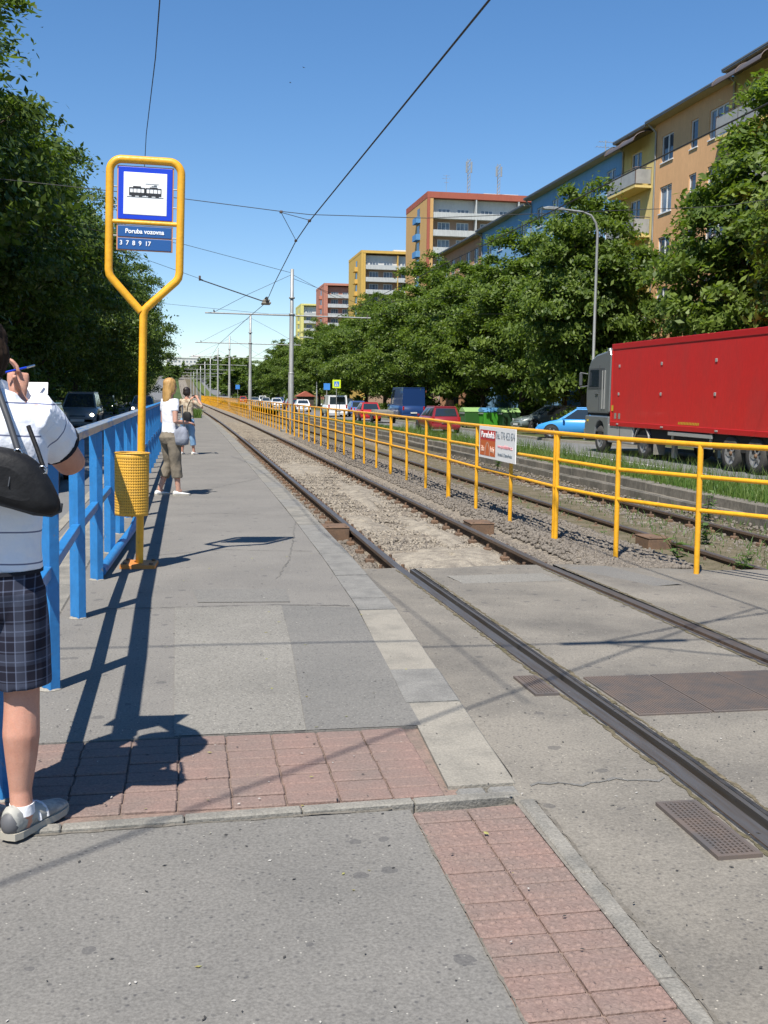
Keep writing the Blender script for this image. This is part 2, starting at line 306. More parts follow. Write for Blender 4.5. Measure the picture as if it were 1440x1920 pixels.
M['hole'] = mat('hole_shadow_rust', (0.16, 0.09, 0.03), 0.9)
M['blue'] = mat('blue_paint', (0.022, 0.175, 0.43), 0.45, col2=(0.14, 0.18, 0.24), scale=18, lo=0.66, hi=0.72, fine=0.14, fscale=8, bump=.12, bscale=30)
M['blue_worn'] = mat('bare_worn_rail', (0.33, 0.36, 0.39), 0.4, metal=0.4, col2=(0.06, 0.20, 0.45), scale=4, lo=0.5, hi=0.62, stretch=(5, 0.5, 5))
M['orange'] = mat('orange_base_plate', (0.58, 0.21, 0.035), 0.6, col2=(0.42, 0.17, 0.05), scale=12)
M['signblue'] = mat('sign_blue', (0.008, 0.045, 0.52), 0.35)
M['signblue2'] = mat('name_plate_blue', (0.015, 0.085, 0.27), 0.4)
M['white'] = mat('white_paint', (0.80, 0.80, 0.79), 0.45)
M['whitetxt'] = mat('white_lettering', (0.86, 0.87, 0.88), 0.5)
M['black'] = mat('black_print', (0.02, 0.02, 0.022), 0.5)
M['galv'] = mat('galvanised_steel', (0.36, 0.37, 0.36), 0.5, metal=0.35, col2=(0.28, 0.28, 0.27), scale=3, stretch=(3, 3, 0.4))
M['wire'] = mat('wire', (0.035, 0.035, 0.035), 0.6)
M['chrome'] = mat('chrome', (0.6, 0.6, 0.6), 0.2, metal=1)
M['glass'] = glassmat('vehicle_glass')
M['pane'] = glassmat('window_pane', (0.05, 0.065, 0.085), 0.06)
M['pane2'] = mat('curtained_pane', (0.20, 0.23, 0.26), 0.15, col2=(0.07, 0.09, 0.12), scale=0.9, spec=0.8)
M['tyre'] = mat('tyre', (0.022, 0.022, 0.023), 0.85, fine=0.2, fscale=20)
M['tyre_dusty'] = mat('dusty_tyre', (0.055, 0.052, 0.047), 0.9, fine=0.2, fscale=20)
M['rim'] = mat('wheel_rim', (0.42, 0.42, 0.42), 0.4, metal=0.6)
M['under'] = mat('underbody', (0.02, 0.02, 0.02), 0.9)
M['lampred'] = mat('tail_lamp', (0.35, 0.012, 0.01), 0.2)
M['lamplit'] = emis('lit_headlamp', (1.0, 0.93, 0.72), 6.0)
M['lampclear'] = mat('headlamp', (0.55, 0.56, 0.57), 0.12, metal=0.4)
M['plate'] = mat('number_plate', (0.6, 0.6, 0.58), 0.5)
def paint(n, c, r=0.28): return mat(n, c, r, coat=0.5, spec=0.5)

# ------------------------------------------------------------------ the setting
NEAR = [-6, -2, 0, 2, 3, 4, 4.6, 5.5, 6.5, 7.5, 8.5, 9.7, 12, 15, 20, 27]
mbh = MB(); gx = [-900, -300, -120, -60, -40, -20, 0, 20, 30, 45, 60, 120, 300, 900]; gy = [-60, 0, 30, 100, 200, 230, 260, 300, 340, 380, 430, 500, 600, 700, 800, 1000, 1500, 2500]
vs = [(x, y, zf(min(y, 900))-0.62) for y in gy for x in gx]
n = len(gx); mbh.add(vs, [(j*n+i, j*n+i+1, (j+1)*n+i+1, (j+1)*n+i) for j in range(len(gy)-1) for i in range(n-1)])
tag(mbh.build('ground', M['hill']), kind='structure')

# cross-section, left to right
def cross_z(x, y):
    """crossing asphalt: flush with the platform close by, ramping down to the rails"""
    t = min(max((y-4.0)/5.7, 0), 1); s = min(max((x-3.4)/2.6, 0), 1)
    return -0.004-0.10*t-0.11*s
lroad = strip('left_road', -8.9, -1.12, -0.17, -0.14, [-20, -6]+NEAR[2:]+FAR, M['road']); tag(lroad, kind='structure')
strip('white_edge_line', -1.62, -1.5, -0.134, -0.134, [-6, 0, 10, 20, 30, 60, 100, 200], M['kerb_pale'], parent=None)
o = bpy.data.objects['white_edge_line']; tag(o, kind='structure')
gut = strip('left_gutter', -1.42, -1.12, -0.125, -0.125, [-6]+NEAR[2:]+FAR[:10], M['kerb_pale']); tag(gut, kind='structure')
lk = tag(bpy.data.objects.new('left_kerb', None), kind='structure'); COL.objects.link(lk)
mbk = MB().bbox(-0.125, 0.125, -0.49, 0.49, -0.3, 0.005, 0.015); kme = mbk.mesh('kerb_stone', M['kerb'])
for k in range(36): link('kerb_stone', kme, lk, (-0.985, -2+k*1.0, random.uniform(-0.004, 0.004)))
verge = strip('left_verge', -30, -9.15, -0.05, -0.08, [-20]+NEAR[2:]+FAR, M['earth'], nx=3); tag(verge, kind='structure')
lk2 = strip('far_left_kerb', -9.15, -8.9, -0.02, -0.02, [-20]+NEAR[2:]+FAR, M['kerb'], skirt=0.2); tag(lk2, kind='structure')

# platform body (one slab), with patches, pavers and edge stones laid on it
def edge_x(y):
    pts = [(-6, 1.13), (2.2, 1.22), (3.75, 1.25), (5.7, 1.36), (7.3, 1.45), (9.7, 1.50), (14, 1.54), (900, 1.54)]
    for (a, xa), (b, xb2) in zip(pts, pts[1:]):
        if y <= b: return xa+(xb2-xa)*(y-a)/(b-a)
mbp = MB(); ysp = [-6, -2, 0, 1, 2, 3, 3.72]
for y in ysp: pass
def platform(name, ys, zoff, m):
    mb = MB(); vs = []; fs = []
    for y in ys:
        e = edge_x(y)-0.002
        for x, z in ((-0.86, -0.35), (-0.86, zoff), (e-0.28, zoff), (e-0.28, -0.35)): vs.append((x+xb(y), y, z+zf(y)))
    for j in range(len(ys)-1):
        for i in range(3): fs.append((j*4+i, j*4+i+1, (j+1)*4+i+1, (j+1)*4+i))
    mb.add(vs, fs); mb.add(vs[:4], [(0, 1, 2, 3)])
    return tag(mb.build(name, m), kind='structure')
# lower apron nearest the camera lies 12 mm below the platform's paver row
apron = MB(); apron.add([(-0.86, -6, -0.013), (0.792, -6, -0.013), (0.792, 3.70, -0.013), (-0.86, 3.67, -0.013)], [(0, 1, 2, 3)])
tag(apron.build('near_apron', M['asph']), kind='structure')
platform('platform', [4.63, 5.5, 6.5, 7.5, 8.5, 9.7, 11, 13, 16, 20, 27, 35, 45, 55, 65, 75, 85, 100], 0.0, M['asph_far'])
# end of the platform: grass tail
def sheet(name, poly, z, m, parent=None, kind=None):
    o = MB().add([(p[0], p[1], z) for p in poly], [list(range(len(poly)))]).build(name, m, parent)
    if kind: tag(o, kind=kind)
    return o
sheet('pale_asphalt_patch', [(-0.10, 7.5), (0.645, 7.5), (0.60, 6.3), (0.51, 4.635), (-0.07, 4.635)], 0.004, M['asph_lane'], kind='structure')
sheet('dark_asphalt_patch', [(0.645, 7.5), (1.165, 7.35), (1.08, 5.6), (1.04, 4.635), (0.512, 4.635), (0.602, 6.3)], 0.0035, M['asph_dark'], kind='structure')
sheet('manhole_patch', [(0.02, 8.2), (0.74, 8.14), (0.72, 7.62), (0.06, 7.68)], 0.004, M['asph_dark'], kind='structure')

# red pavers: base bed and each paver a piece of its own
bed = MB(); bed.add([(-0.86, 3.72, -0.012), (1.06, 3.80, -0.012), (1.06, 4.63, -0.012), (-0.86, 4.63, -0.012)], [(0, 1, 2, 3)])
bed.add([(0.79, -6, -0.016), (1.2, -6, -0.016), (1.2, 3.70, -0.016), (0.79, 3.66, -0.016)], [(0, 1, 2, 3)])
pav = tag(bed.build('red_pavement', M['joint']), kind='structure')
def paver_mesh(w, d, bumps=False):
    mb = MB().bbox(-w/2+.002, w/2-.002, -d/2+.003, d/2-.003, -0.03, 0.0, 0.005)
    if bumps:
        for i in range(5):
            for j in range(2):
                cx, cy = -w/2+w*(i+0.5)/5, -d/2+d*(j+0.5)/2
                mb.lathe([(0.011, 0.0), (0.009, 0.0028), (0.004, 0.0036), (0.0005, 0.0037)], (cx, cy, 0), 6)
    return mb.mesh('paver', M['paver'])
pm = paver_mesh(0.199, 0.101); pmb = paver_mesh(0.2, 0.1, True)
for r in range(8):
    y = 3.845+r*0.1035
    for c in range(10):
        x = -0.75+c*0.2 + (0.0 if r % 2 == 0 else 0.003)
        if x > 0.98: continue
        if y-0.05 < 3.715+0.042*(x+0.86): continue
        link('paver', pm, pav, (x, y, random.uniform(-0.003, 0.003)), (random.uniform(-.008, .008), random.uniform(-.006, .006), random.uniform(-.01, .01)))
for r in range(26):
    for c in range(2):
        link('paver', pmb, pav, (0.893+c*0.2015, 3.605-r*0.1018, -0.004+random.uniform(-0.002, 0.002)), (random.uniform(-.006, .006), random.uniform(-.006, .006), random.uniform(-.008, .008)))
# narrow kerb lip between apron and pavers, and along the strip's track side
lip = tag(bpy.data.objects.new('paving_kerb', None), kind='structure'); COL.objects.link(lip)
for k in range(5):
    x0, x1 = -0.86+k*0.42, -0.86+k*0.42+0.414; y0 = 3.655+0.042*(x0+0.86)
    mb = MB().bbox(-0.2085, 0.2085, -0.026, 0.026, -0.08, 0.001, 0.006); link('kerb_stone', mb.mesh('kerb_stone', M['kerb']), lip, ((x0+x1)/2, y0+0.04, random.uniform(-0.002, 0.002)), (0, 0, 0.042))
for k in range(9):
    y1 = 3.70-k*0.62; mb = MB().bbox(-0.03, 0.03, -0.3085, 0.3085, -0.08, 0.001, 0.006)
    link('kerb_stone', mb.mesh('kerb_stone', M['kerb']), lip, (1.235-0.008*k, y1-0.31, random.uniform(-0.003, 0.003)), (0, 0, -0.012))
# platform edge stones
ed = tag(bpy.data.objects.new('platform_edge', None), kind='structure'); COL.objects.link(ed)
yy = 3.86; spec = [(1.13, 'kerb_pale'), (0.63, 'kerb_grey'), (1.65, 'kerb_pale'), (0.42, 'kerb_grey'), (0.40, 'kerb_grey')]
k = 0
while yy < 74:
    ln, mk = spec[k] if k < len(spec) else ((0.62, 'kerb_grey') if yy < 11 else (1.0, ['kerb', 'kerb_grey', 'kerb'][k % 3]))
    a0, a1 = edge_x(yy), edge_x(yy+ln); b0, b1 = xb(yy), xb(yy+ln); g = 0.006
    mb = MB(); top = random.uniform(0.0015, 0.007)
    ring = lambda x, y, bx: [(x-0.279+bx, y, -0.42), (x-0.279+bx, y, top), (x-0.012+bx, y, top), (x+bx, y, top-0.012), (x+bx, y, -0.42)]
    mb.loft([ring(a0, yy+g, b0), ring(a1, yy+ln-g, b1)], smooth=False); mb.build('edge_stone', M[mk], ed)
    yy += ln; k += 1
mb = MB()
for q in range(2): mb.bbox(1.0+q*0.125, 1.115+q*0.125, 3.775, 3.85, -0.1, 0.002, 0.012)
mb.build('edge_stone', M['kerb_grey'], ed)

# crossing slab
def crossing(name, x0, x1, y0, y1, m, dz=0.0, nx=4, ny=9, parent=None):
    mb = MB(); vs = []
    for j in range(ny+1):
        y = y0+(y1-y0)*j/ny
        for i in range(nx+1):
            x = x0+(x1-x0)*i/nx
            if name == 'crossing_apron' and i == 0: x = edge_x(y)+0.001 if y > 3.86 else 1.19
            vs.append((x, y + (0.06*math.sin(x*2.3)+0.03*math.sin(x*7.1) if j == ny else 0), cross_z(x, y)+dz))
    nn = nx+1; fs = [(j*nn+i, j*nn+i+1, (j+1)*nn+i+1, (j+1)*nn+i) for j in range(ny) for i in range(nx)]
    mb.add(vs, fs)
    a = len(mb.v)
    for i in range(nn): p = vs[ny*nn+i]; mb.v += [p, (p[0], p[1]+0.02, p[2]-0.3)]
    for i in range(nx): mb.f.append([a+2*i, a+2*i+1, a+2*i+3, a+2*i+2]); mb.m.append(0); mb.sm.append(False)
    return tag(mb.build(name, m, parent), kind='structure')
RL, RR, RL2, RR2 = 1.955, 3.415, 5.88, 7.30
crossing('crossing_apron', 1.27, RL-0.054, -6, 9.72, M['asph_cross'], ny=60)
crossing('crossing_slab', RL+0.122, RR-0.122, -6, 9.70, M['asph_cross'], ny=60)
crossing('crossing_shoulder', RR+0.054, RL2-0.054, -6, 9.72, M['asph_cross'], ny=60, nx=10)
sheet('pale_crossing_patch', [(2.25, 9.1), (3.15, 9.15), (3.2, 8.75), (2.3, 8.7)], cross_z(2.7, 8.9)+0.004, M['asph_lane'], kind='structure')
sheet('dark_crossing_patch', [(3.55, 9.6), (3.95, 9.62), (4.25, 8.6), (3.6, 8.4)], cross_z(3.7, 9.6)+0.008, M['asph_dark'], kind='structure')
mb = MB(); path = [(1.3+0.04*i, 3.84+0.02*math.sin(i*0.9)+0.012*math.sin(i*2.3)) for i in range(15)]
for i in range(14):
    (xa, ya), (xc, yc) = path[i], path[i+1]; w = 0.008+0.004*math.sin(i*1.7)
    mb.quad((xa, ya-w, cross_z(xa, ya)+.003), (xc, yc-w, cross_z(xc, yc)+.003), (xc, yc+w, cross_z(xc, yc)+.003), (xa, ya+w, cross_z(xa, ya)+.003))
tag(mb.build('sealed_crack', M['asph_dark'], fix=False), kind='structure')

M['kdirt'] = mat('kerb_grime', (.13, .115, .092), .95, col2=(.17, .155, .13), scale=9, fine=.3, fscale=60)
def crack(pts, w, label_m, z=0.0045, name='crack', amp=.012, fz_=None):
    r = random.Random(int(pts[0][0]*100+pts[0][1]*10)); P = []
    for (a, b), (c, d) in zip(pts, pts[1:]):
        n = max(3, int(math.hypot(c-a, d-b)/.05))
        for i in range(n): q = i/n; P.append((a+(c-a)*q+r.uniform(-amp, amp), b+(d-b)*q+r.uniform(-amp, amp)))
    mb = MB()
    for (a, b), (c, d) in zip(P, P[1:]):
        l = math.hypot(c-a, d-b)+1e-6; k = w*r.uniform(.3, 1.2); nx, ny = -(d-b)/l*k, (c-a)/l*k
        za = zb_ = z
        if fz_: za, zb_ = fz_(a, b)+z, fz_(c, d)+z
        mb.quad((a-nx, b-ny, za), (a+nx, b+ny, za), (c+nx, d+ny, zb_), (c-nx, d-ny, zb_))
    return tag(mb.build(name, label_m, fix=False), kind='structure')
crack([(-.6, 7.52), (-.1, 7.51), (.65, 7.52), (1.18, 7.42)], .006, M['pit'], .006)
crack([(.7, 8.6), (.9, 9.6), (1.1, 11.3), (1.25, 12.6)], .005, M['asph_dark']); crack([(-.5, 9.9), (.3, 10.3), (1.2, 10.1)], .004, M['pit']); crack([(-.5, 13.2), (.4, 13.5), (1.25, 13.1)], .006, M['asph_dark']); crack([(-.4, 15.5), (.5, 17.4), (1.2, 19)], .006, M['asph_dark']); crack([(-.5, 21), (1.2, 20.6)], .008, M['asph_dark'])
crack([(-.85, 3.655), (.0, 3.685), (.78, 3.715)], .009, M['kdirt'], -.0105, 'kerb_dirt', .006); crack([(.795, 3.6), (.795, 2.4), (.795, .8)], .006, M['kdirt'], -.0085, 'kerb_dirt', .004); crack([(1.272, 3.7), (1.262, 2.6), (1.24, 1.2)], .010, M['kdirt'], .0, 'kerb_dirt', .006)
for ix, xr_ in enumerate((RL, RR)):
    for sg in (-1, 1): crack([(xr_+sg*(.07 if sg*(1 if ix == 0 else -1) < 0 else .14), 1.5), (xr_+sg*(.07 if sg*(1 if ix == 0 else -1) < 0 else .14), 5.5), (xr_+sg*(.07 if sg*(1 if ix == 0 else -1) < 0 else .14), 9.6)], .013, M['dirt'], .003, 'rail_dirt', .008, fz_=cross_z)
def litter(name, n, region, size, m, label, seed, flat=.12):
    r = np.random.default_rng(seed); P = region(r, n); a = r.uniform(0, 6.28, n); s_ = size*r.uniform(.4, 1.4, n)
    ax = np.stack([np.cos(a)*s_, np.sin(a)*s_, r.uniform(-flat, flat, n)*s_], 1); bx = np.stack([-np.sin(a)*s_*.5, np.cos(a)*s_*.5, r.uniform(-flat, flat, n)*s_], 1)
    V = np.stack([P-ax, P+bx, P+ax, P-bx], 1).reshape(-1, 3); o = link(name, npmesh(name, V, np.arange(n*4).reshape(-1, 4), m)); return tag(o, label, 'litter', kind='stuff')
M['dryleaf'] = mat('dry_leaf', (.25, .20, .06), .9, col2=(.30, .33, .10), scale=40); M['grit'] = mat('pale_grit', (.42, .40, .36), .95)
GRZ = lambda x, y: np.where((y < 3.68) & (x < .79), -.0095, np.where(x > 1.3, .0-.1*np.clip((y-4)/5.7, 0, 1), .006))
litter('fallen_leaves', 70, lambda r, n: (lambda x, y: np.stack([x, y, GRZ(x, y)], 1))(r.uniform(-.75, 1.2, n), 2+9*r.random(n)**1.4), .010, M['dryleaf'], 'tiny dry leaves and bud scales scattered on the platform', 31)
litter('pale_grit', 420, lambda r, n: (lambda x, y: np.stack([x, y, GRZ(x, y)], 1))(r.uniform(-.8, 4.6, n), 2+8*r.random(n)), .006, M['grit'], 'pale grit specks scattered over platform and crossing', 32)
litter('dark_grit', 700, lambda r, n: (lambda x, y: np.stack([x, y, GRZ(x, y)], 1))(r.uniform(-.8, 3.3, n), 1.8+8*r.random(n)), .007, M['pit'], 'dark grit specks scattered over platform and crossing', 33)
# ballast beds
bal = strip('ballast_bed', 1.45, 5.0, -0.25, -0.25, [9.6, 10.5, 12, 15, 20, 27]+FAR, M['ballast'], z_extra=lambda x, y: 0.03*math.sin(x*3+y*0.7)*math.sin(y*1.9)*0.5 + (0.08 if x > 3.9 else 0)*1.0, nx=8); tag(bal, kind='structure')
drt = strip('far_track_bed', 5.0, 8.4, -0.30, -0.40, [9.6, 10.5, 12, 15, 20, 27]+FAR, M['dirt'], z_extra=lambda x, y: 0.025*math.sin(x*4+y)*math.sin(y*1.3), nx=6); tag(drt, kind='structure')
crossing('far_crossing_slab', RL2+0.122, RR2+1.1, -6, 9.66, M['asph_cross'], ny=60)
# retaining steps: concrete blocks along the far track
ret = tag(bpy.data.objects.new('retaining_wall', None), kind='structure'); COL.objects.link(ret)
for row, (x0, x1, z0, z1) in enumerate([(8.36, 8.62, -0.6, -0.235), (8.52, 8.8, -0.6, -0.075)]):
    y = 6.0+row*0.9; k = 0
    while y < 95:
        ln = 2.0; bx = xb(y+1); mb = MB()
        mb.bbox(x0+bx, x1+bx, y+0.008, y+ln-0.008, z0, z1+random.uniform(-0.012, 0.012), 0.015); mb.build('concrete_block', M['wall'], ret); y += ln; k += 1
gs = strip('grass_strip', 8.78, 12.5, -0.085, -0.47, [-10, 0, 6, 9.7, 12, 15, 20, 27]+FAR, M['grassbase'], z_extra=lambda x, y: 0.03*math.sin(x*1.3+y*.4), nx=6); tag(gs, kind='structure')
def kx(y): return 18.4 if y < 40 else (16.35 if y > 47 else 18.4-2.05*(y-40)/7)
def vstrip(name, fa, fb, z, ys, m, skirt=0.0, fz2=None):
    mb = MB(); L_ = [(fa(y)+xb(y), y, z+zf(y)) for y in ys]; R2 = [(fb(y)+xb(y), y, (fz2 if fz2 is not None else z)+zf(y)) for y in ys]
    mb.loft([L_, R2], caps=False, closed=False, smooth=False)
    if skirt: mb.loft([L_, [(a, b, c-skirt) for a, b, c in L_]], caps=False, closed=False, smooth=False)
    return tag(mb.build(name, m), kind='structure')
RY = [-20, 0, 10, 20, 27, 35, 40, 42, 44, 45.5, 47, 50]+FAR[2:]
vstrip('right_road', lambda y: 12.5, kx, -0.5, RY, M['road'])
mb = MB()
for y0, y1 in [(8, 27), (29, 36), (37, 44), (45.5, 52)]:
    mb.quad((13.62+xb(y0), y0, -0.496), (13.74+xb(y0), y0, -0.496), (13.74+xb(y1), y1, -0.496), (13.62+xb(y1), y1, -0.496))
tag(mb.build('road_edge_line', M['white'], fix=False), kind='structure')
vstrip('right_kerb', kx, lambda y: kx(y)+.22, -0.39, RY, M['kerb_pale'], .2)
vstrip('right_verge', lambda y: kx(y)+.22, lambda y: 60, -0.395, RY, M['earth'], 0, -.36)

# ------------------------------------------------------------------ rails, sleepers, ballast
def rail_z(y):
    return -0.002-0.115*min(max((y-4.0)/5.7, 0), 1)+zf(y)
def rail(xc, zoff, name, label, groove_side, track_parent):
    ys = [-6, -2, 0, 1, 2, 3, 4, 5, 6, 7, 8, 9, 9.7, 11, 14, 18, 23, 27]+FAR[:17]
    prof = [(-0.036, 0), (0.036, 0), (0.038, -0.03), (0.012, -0.045), (0.012, -0.125), (0.07, -0.145), (0.07, -0.155), (-0.07, -0.155), (-0.07, -0.145), (-0.012, -0.125), (-0.012, -0.045), (-0.038, -0.03)]
    vs = []; fs = []; mi = []
    n = len(prof); mb = MB()
    rings = [[(xc+px+xb(y), y, rail_z(y)+zoff+pz) for px, pz in prof] for y in ys]
    for i in range(len(ys)-1):
        for j in range(n):
            k = (j+1) % n; mb.add([rings[i][j], rings[i][k], rings[i+1][k], rings[i+1][j]], [(0, 1, 2, 3)], 0 if j in (0,) else 1)
    return tag(mb.build(name, [M['railtop'], M['railside']]), label, 'rail', 'tram rails')
T = {}
rail(RL, 0, 'tram_rail', 'steel tram rail nearest the platform edge', 1, None)
rail(RR, 0, 'tram_rail', 'steel tram rail between the platform track and the yellow fence', 1, None)
rail(RL2, -0.13, 'tram_rail', 'rusty tram rail just behind the yellow fence among weeds', 1, None)
rail(RR2, -0.13, 'tram_rail', 'rusty tram rail at the foot of the concrete steps', 1, None)
# grooves and rubber lips in the crossing
def groove(xc, sgn, zoff, y1, label):
    t = thing('rail_groove', label, 'rail groove')
    ys = [-6, -2, 0, 1, 2, 3, 4, 5, 6, 7, 8, 9, y1]
    for nm, x0, x1, dz, m in (('groove_floor', 0.037, 0.082, -0.05, 'pit'), ('guard_rail', 0.082, 0.104, 0.0, 'railtop'), ('rubber_lip', 0.104, 0.124, 0.003, 'rubber')):
        mb = MB(); a, b = sorted((xc+sgn*x0, xc+sgn*x1))
        rings = [[(a, y, rail_z(y)+zoff+dz-0.1), (a, y, rail_z(y)+zoff+dz), (b, y, rail_z(y)+zoff+dz), (b, y, rail_z(y)+zoff+dz-0.1)] for y in ys]
        mb.loft(rings, smooth=False); mb.build(nm, M[m], t)
    mb = MB(); a, b = sorted((xc-sgn*0.038, xc-sgn*0.056))
    mb.loft([[(a, y, rail_z(y)+zoff-0.1), (a, y, rail_z(y)+zoff-0.003), (b, y, rail_z(y)+zoff-0.003), (b, y, rail_z(y)+zoff-0.1)] for y in ys], smooth=False); mb.build('sealing_strip', M['rubber'], t)
groove(RL, 1, 0, 9.68, 'wide dark flange groove beside the rail nearest the platform')
groove(RR, -1, 0, 9.68, 'flange groove beside the second rail across the crossing')
groove(RL2, 1, -0.13, 9.6, 'flange groove of the far track at the right picture edge')
# rail fastening plates, seen along the platform side of the first rail
trk = tag(bpy.data.objects.new('near_track_sleepers', None), kind='structure'); COL.objects.link(trk)
slm = MB().bbox(-1.2, 1.2, -0.12, 0.12, -0.15, 0.0, 0.012).mesh('sleeper', M['sleeper'])
clm = MB().bbox(-0.045, 0.045, -0.05, 0.05, 0, 0.05, 0.01).lathe([(0.018, 0.05), (0.018, 0.09)], n=6, caps=True).mesh('rail_clip', M['rust'])
trk2 = tag(bpy.data.objects.new('far_track_sleepers', None), kind='structure'); COL.objects.link(trk2)
for k in range(84):
    y = 10.15+k*0.66; s_ = link('sleeper', slm, trk, (2.685+xb(y), y, -0.232+random.uniform(-.008, .006)), (0, 0, random.uniform(-.012, .012)))
    if y < 40:
        for dx in (-0.84, -0.62, 0.62, 0.84): link('rail_clip', clm, trk, (2.685+xb(y)+dx, y, -0.236))
    s2 = link('sleeper', slm, trk2, (6.59+xb(y), y+0.3, -0.362), (0, 0, random.uniform(-.015, .015)))
    if y < 32:
        for dx in (-0.84, -0.60, 0.60, 0.84): link('rail_clip', clm, trk2, (6.59+xb(y)+dx, y+0.3, -0.365))
# loose stones
def stones(name, n, region, zfun, size, m, label, seed):
    r = np.random.default_rng(seed)
    base = np.array([(-1, -1, -1), (1, -1, -1), (1, 1, -1), (-1, 1, -1), (-1, -1, 1), (1, -1, 1), (1, 1, 1), (-1, 1, 1)], float)*0.5
    F0 = np.array([(0, 3, 2, 1), (4, 5, 6, 7), (0, 1, 5, 4), (1, 2, 6, 5), (2, 3, 7, 6), (3, 0, 4, 7)])
    P = region(r, n); n = len(P)
    V = base[None]*(1+r.uniform(-0.38, 0.38, (n, 8, 3))); V[:, 4:, :2] *= r.uniform(0.5, 0.9, (n, 1, 1))
    sz = (size[0]+(size[1]-size[0])*r.random((n, 1, 1))**1.6)*np.stack([r.uniform(.7, 1.3, n), r.uniform(.7, 1.3, n), r.uniform(.45, .9, n)], 1)[:, None, :]
    V = V*sz; a = r.uniform(0, 6.28, n); b = r.uniform(-.7, .7, n)
    ca, sa, cb, sb = np.cos(a), np.sin(a), np.cos(b), np.sin(b)
    y_, z_ = V[:, :, 1]*cb[:, None]-V[:, :, 2]*sb[:, None], V[:, :, 1]*sb[:, None]+V[:, :, 2]*cb[:, None]
    x2, y2 = V[:, :, 0]*ca[:, None]-y_*sa[:, None], V[:, :, 0]*sa[:, None]+y_*ca[:, None]
    V = np.stack([x2, y2, z_], 2)+P[:, None, :]; V[:, :, 2] += zfun(P)[:, None]
    F = (F0[None]+np.arange(n)[:, None, None]*8).reshape(-1, 4)
    o = link(name, npmesh(name, V.reshape(-1, 3), F, m)); return tag(o, label, 'ballast', kind='stuff')
def near_region(x0, x1, y0, y1, thin=0.0):
    def f(r, n):
        y = y0+(y1-y0)*r.random(n)**1.7; x = r.uniform(x0, x1, n)
        keep = (np.abs(x-RL) > 0.06) & (np.abs(x-RR) > 0.06)
        ph = ((y-10.15+0.33) % 0.66)-0.33
        keep &= ~((np.abs(ph) < 0.10) & (x > 2.05) & (x < 3.32) & (r.random(n) < 0.85)); keep &= ~((x > 2.05) & (x < 3.32) & (r.random(n) < thin))
        x, y = x[keep], y[keep]; return np.stack([x+np.array([xb(v) for v in y]), y, np.zeros(len(x))], 1)
    return f
stones('ballast_stones', 30000, near_region(1.56, 5.0, 9.75, 42, .5), lambda P: -0.235+np.where(P[:, 0] > 3.9, 0.075, 0.0)*np.clip((P[:, 0]-3.6)/0.5, 0, 1)+0.0, (0.02, 0.055), M['stone'], 'grey brown ballast stones in and beside the platform track', 1)
stones('sandy_stones', 12000, near_region(2.03, 3.34, 9.75, 38), lambda P: np.full(len(P), -0.23), (0.018, 0.045), M['stone_pale'], 'pale sandy ballast chippings between the platform track rails', 2)
stones('dirt_stones', 5000, near_region(5.0, 8.3, 9.7, 34), lambda P: np.full(len(P), -0.36)+0.06*np.clip((5.9-P[:, 0]), 0, 1), (0.025, 0.06), M['stone'], 'scattered stones on the dirty far track bed', 3)
# heaps of pale braking sand against the rails
def sand_heap(cx, cy, lx, ly, h, lab, seed):
    r = random.Random(seed); n, k = 40, 7; rings = []
    ph = [r.uniform(0, 6.28) for _ in range(4)]
    for j in range(k):
        t = j/(k-1); ring = []
        for i in range(n):
            a = 2*math.pi*i/n; w = (1-t)*(1+0.22*math.sin(2*a+ph[0])+0.2*math.sin(5*a+ph[1])+.16*math.sin(9*a+ph[3]))
            ring.append((cx+lx*w*math.cos(a), cy+ly*w*math.sin(a), -0.245+h*(1-(1-t)**2)*(1+0.15*math.sin(3*a+ph[2]))))
        rings.append(ring)
    tag(MB().loft(rings, caps=False).build('sand_heap', M['sand']), lab, 'sand', 'pale sand heaps between the rails')
sand_heap(2.75, 10.9, 0.60, 1.1, 0.085, 'wide pale sand heap against the end of the asphalt crossing', 1)
sand_heap(3.05, 13.4, 0.26, 1.5, 0.06, 'long pale sand spill beside the inner rail past the first heap', 5)
sand_heap(2.95, 18.5, 0.34, 2.4, 0.065, 'long pale sand heap along the inner rail further up the track', 2)
sand_heap(2.35, 14.2, 0.22, 1.6, 0.045, 'thin pale sand spill beside the rail nearest the platform', 3)
sand_heap(2.6, 25, 0.5, 3.4, 0.04, 'most distant sand spill between the platform track rails', 4)
# rusty boxes beside the rails
def rail_box(x, y, z, lab):
    t = thing('track_box', lab, 'steel box', (x, y, z), 0, 'rusty steel boxes beside the rails')
    bevel(MB().box(-0.15, 0.15, -0.2, 0.2, 0, 0.17).build('casing', M['rust'], t), 0.012)
    bevel(MB().box(-0.155, 0.155, -0.205, 0.205, 0.17, 0.185).build('lid', M['rust'], t), 0.005)
    for sx in (-0.11, 0.11): MB().lathe([(0.012, 0.185), (0.012, 0.195), (0.001, 0.196)], (sx, -0.16, 0), 6).build('bolt', M['railside'], t)
rail_box(1.745, 12.75, -0.26, 'rusty brown steel box between the platform edge and the rail')
rail_box(3.62, 13.0, -0.26, 'rusty brown steel box on the ballast behind the second rail')
rail_box(5.62, 12.2, -0.36, 'rusty brown steel box behind the yellow fence beside the far track')
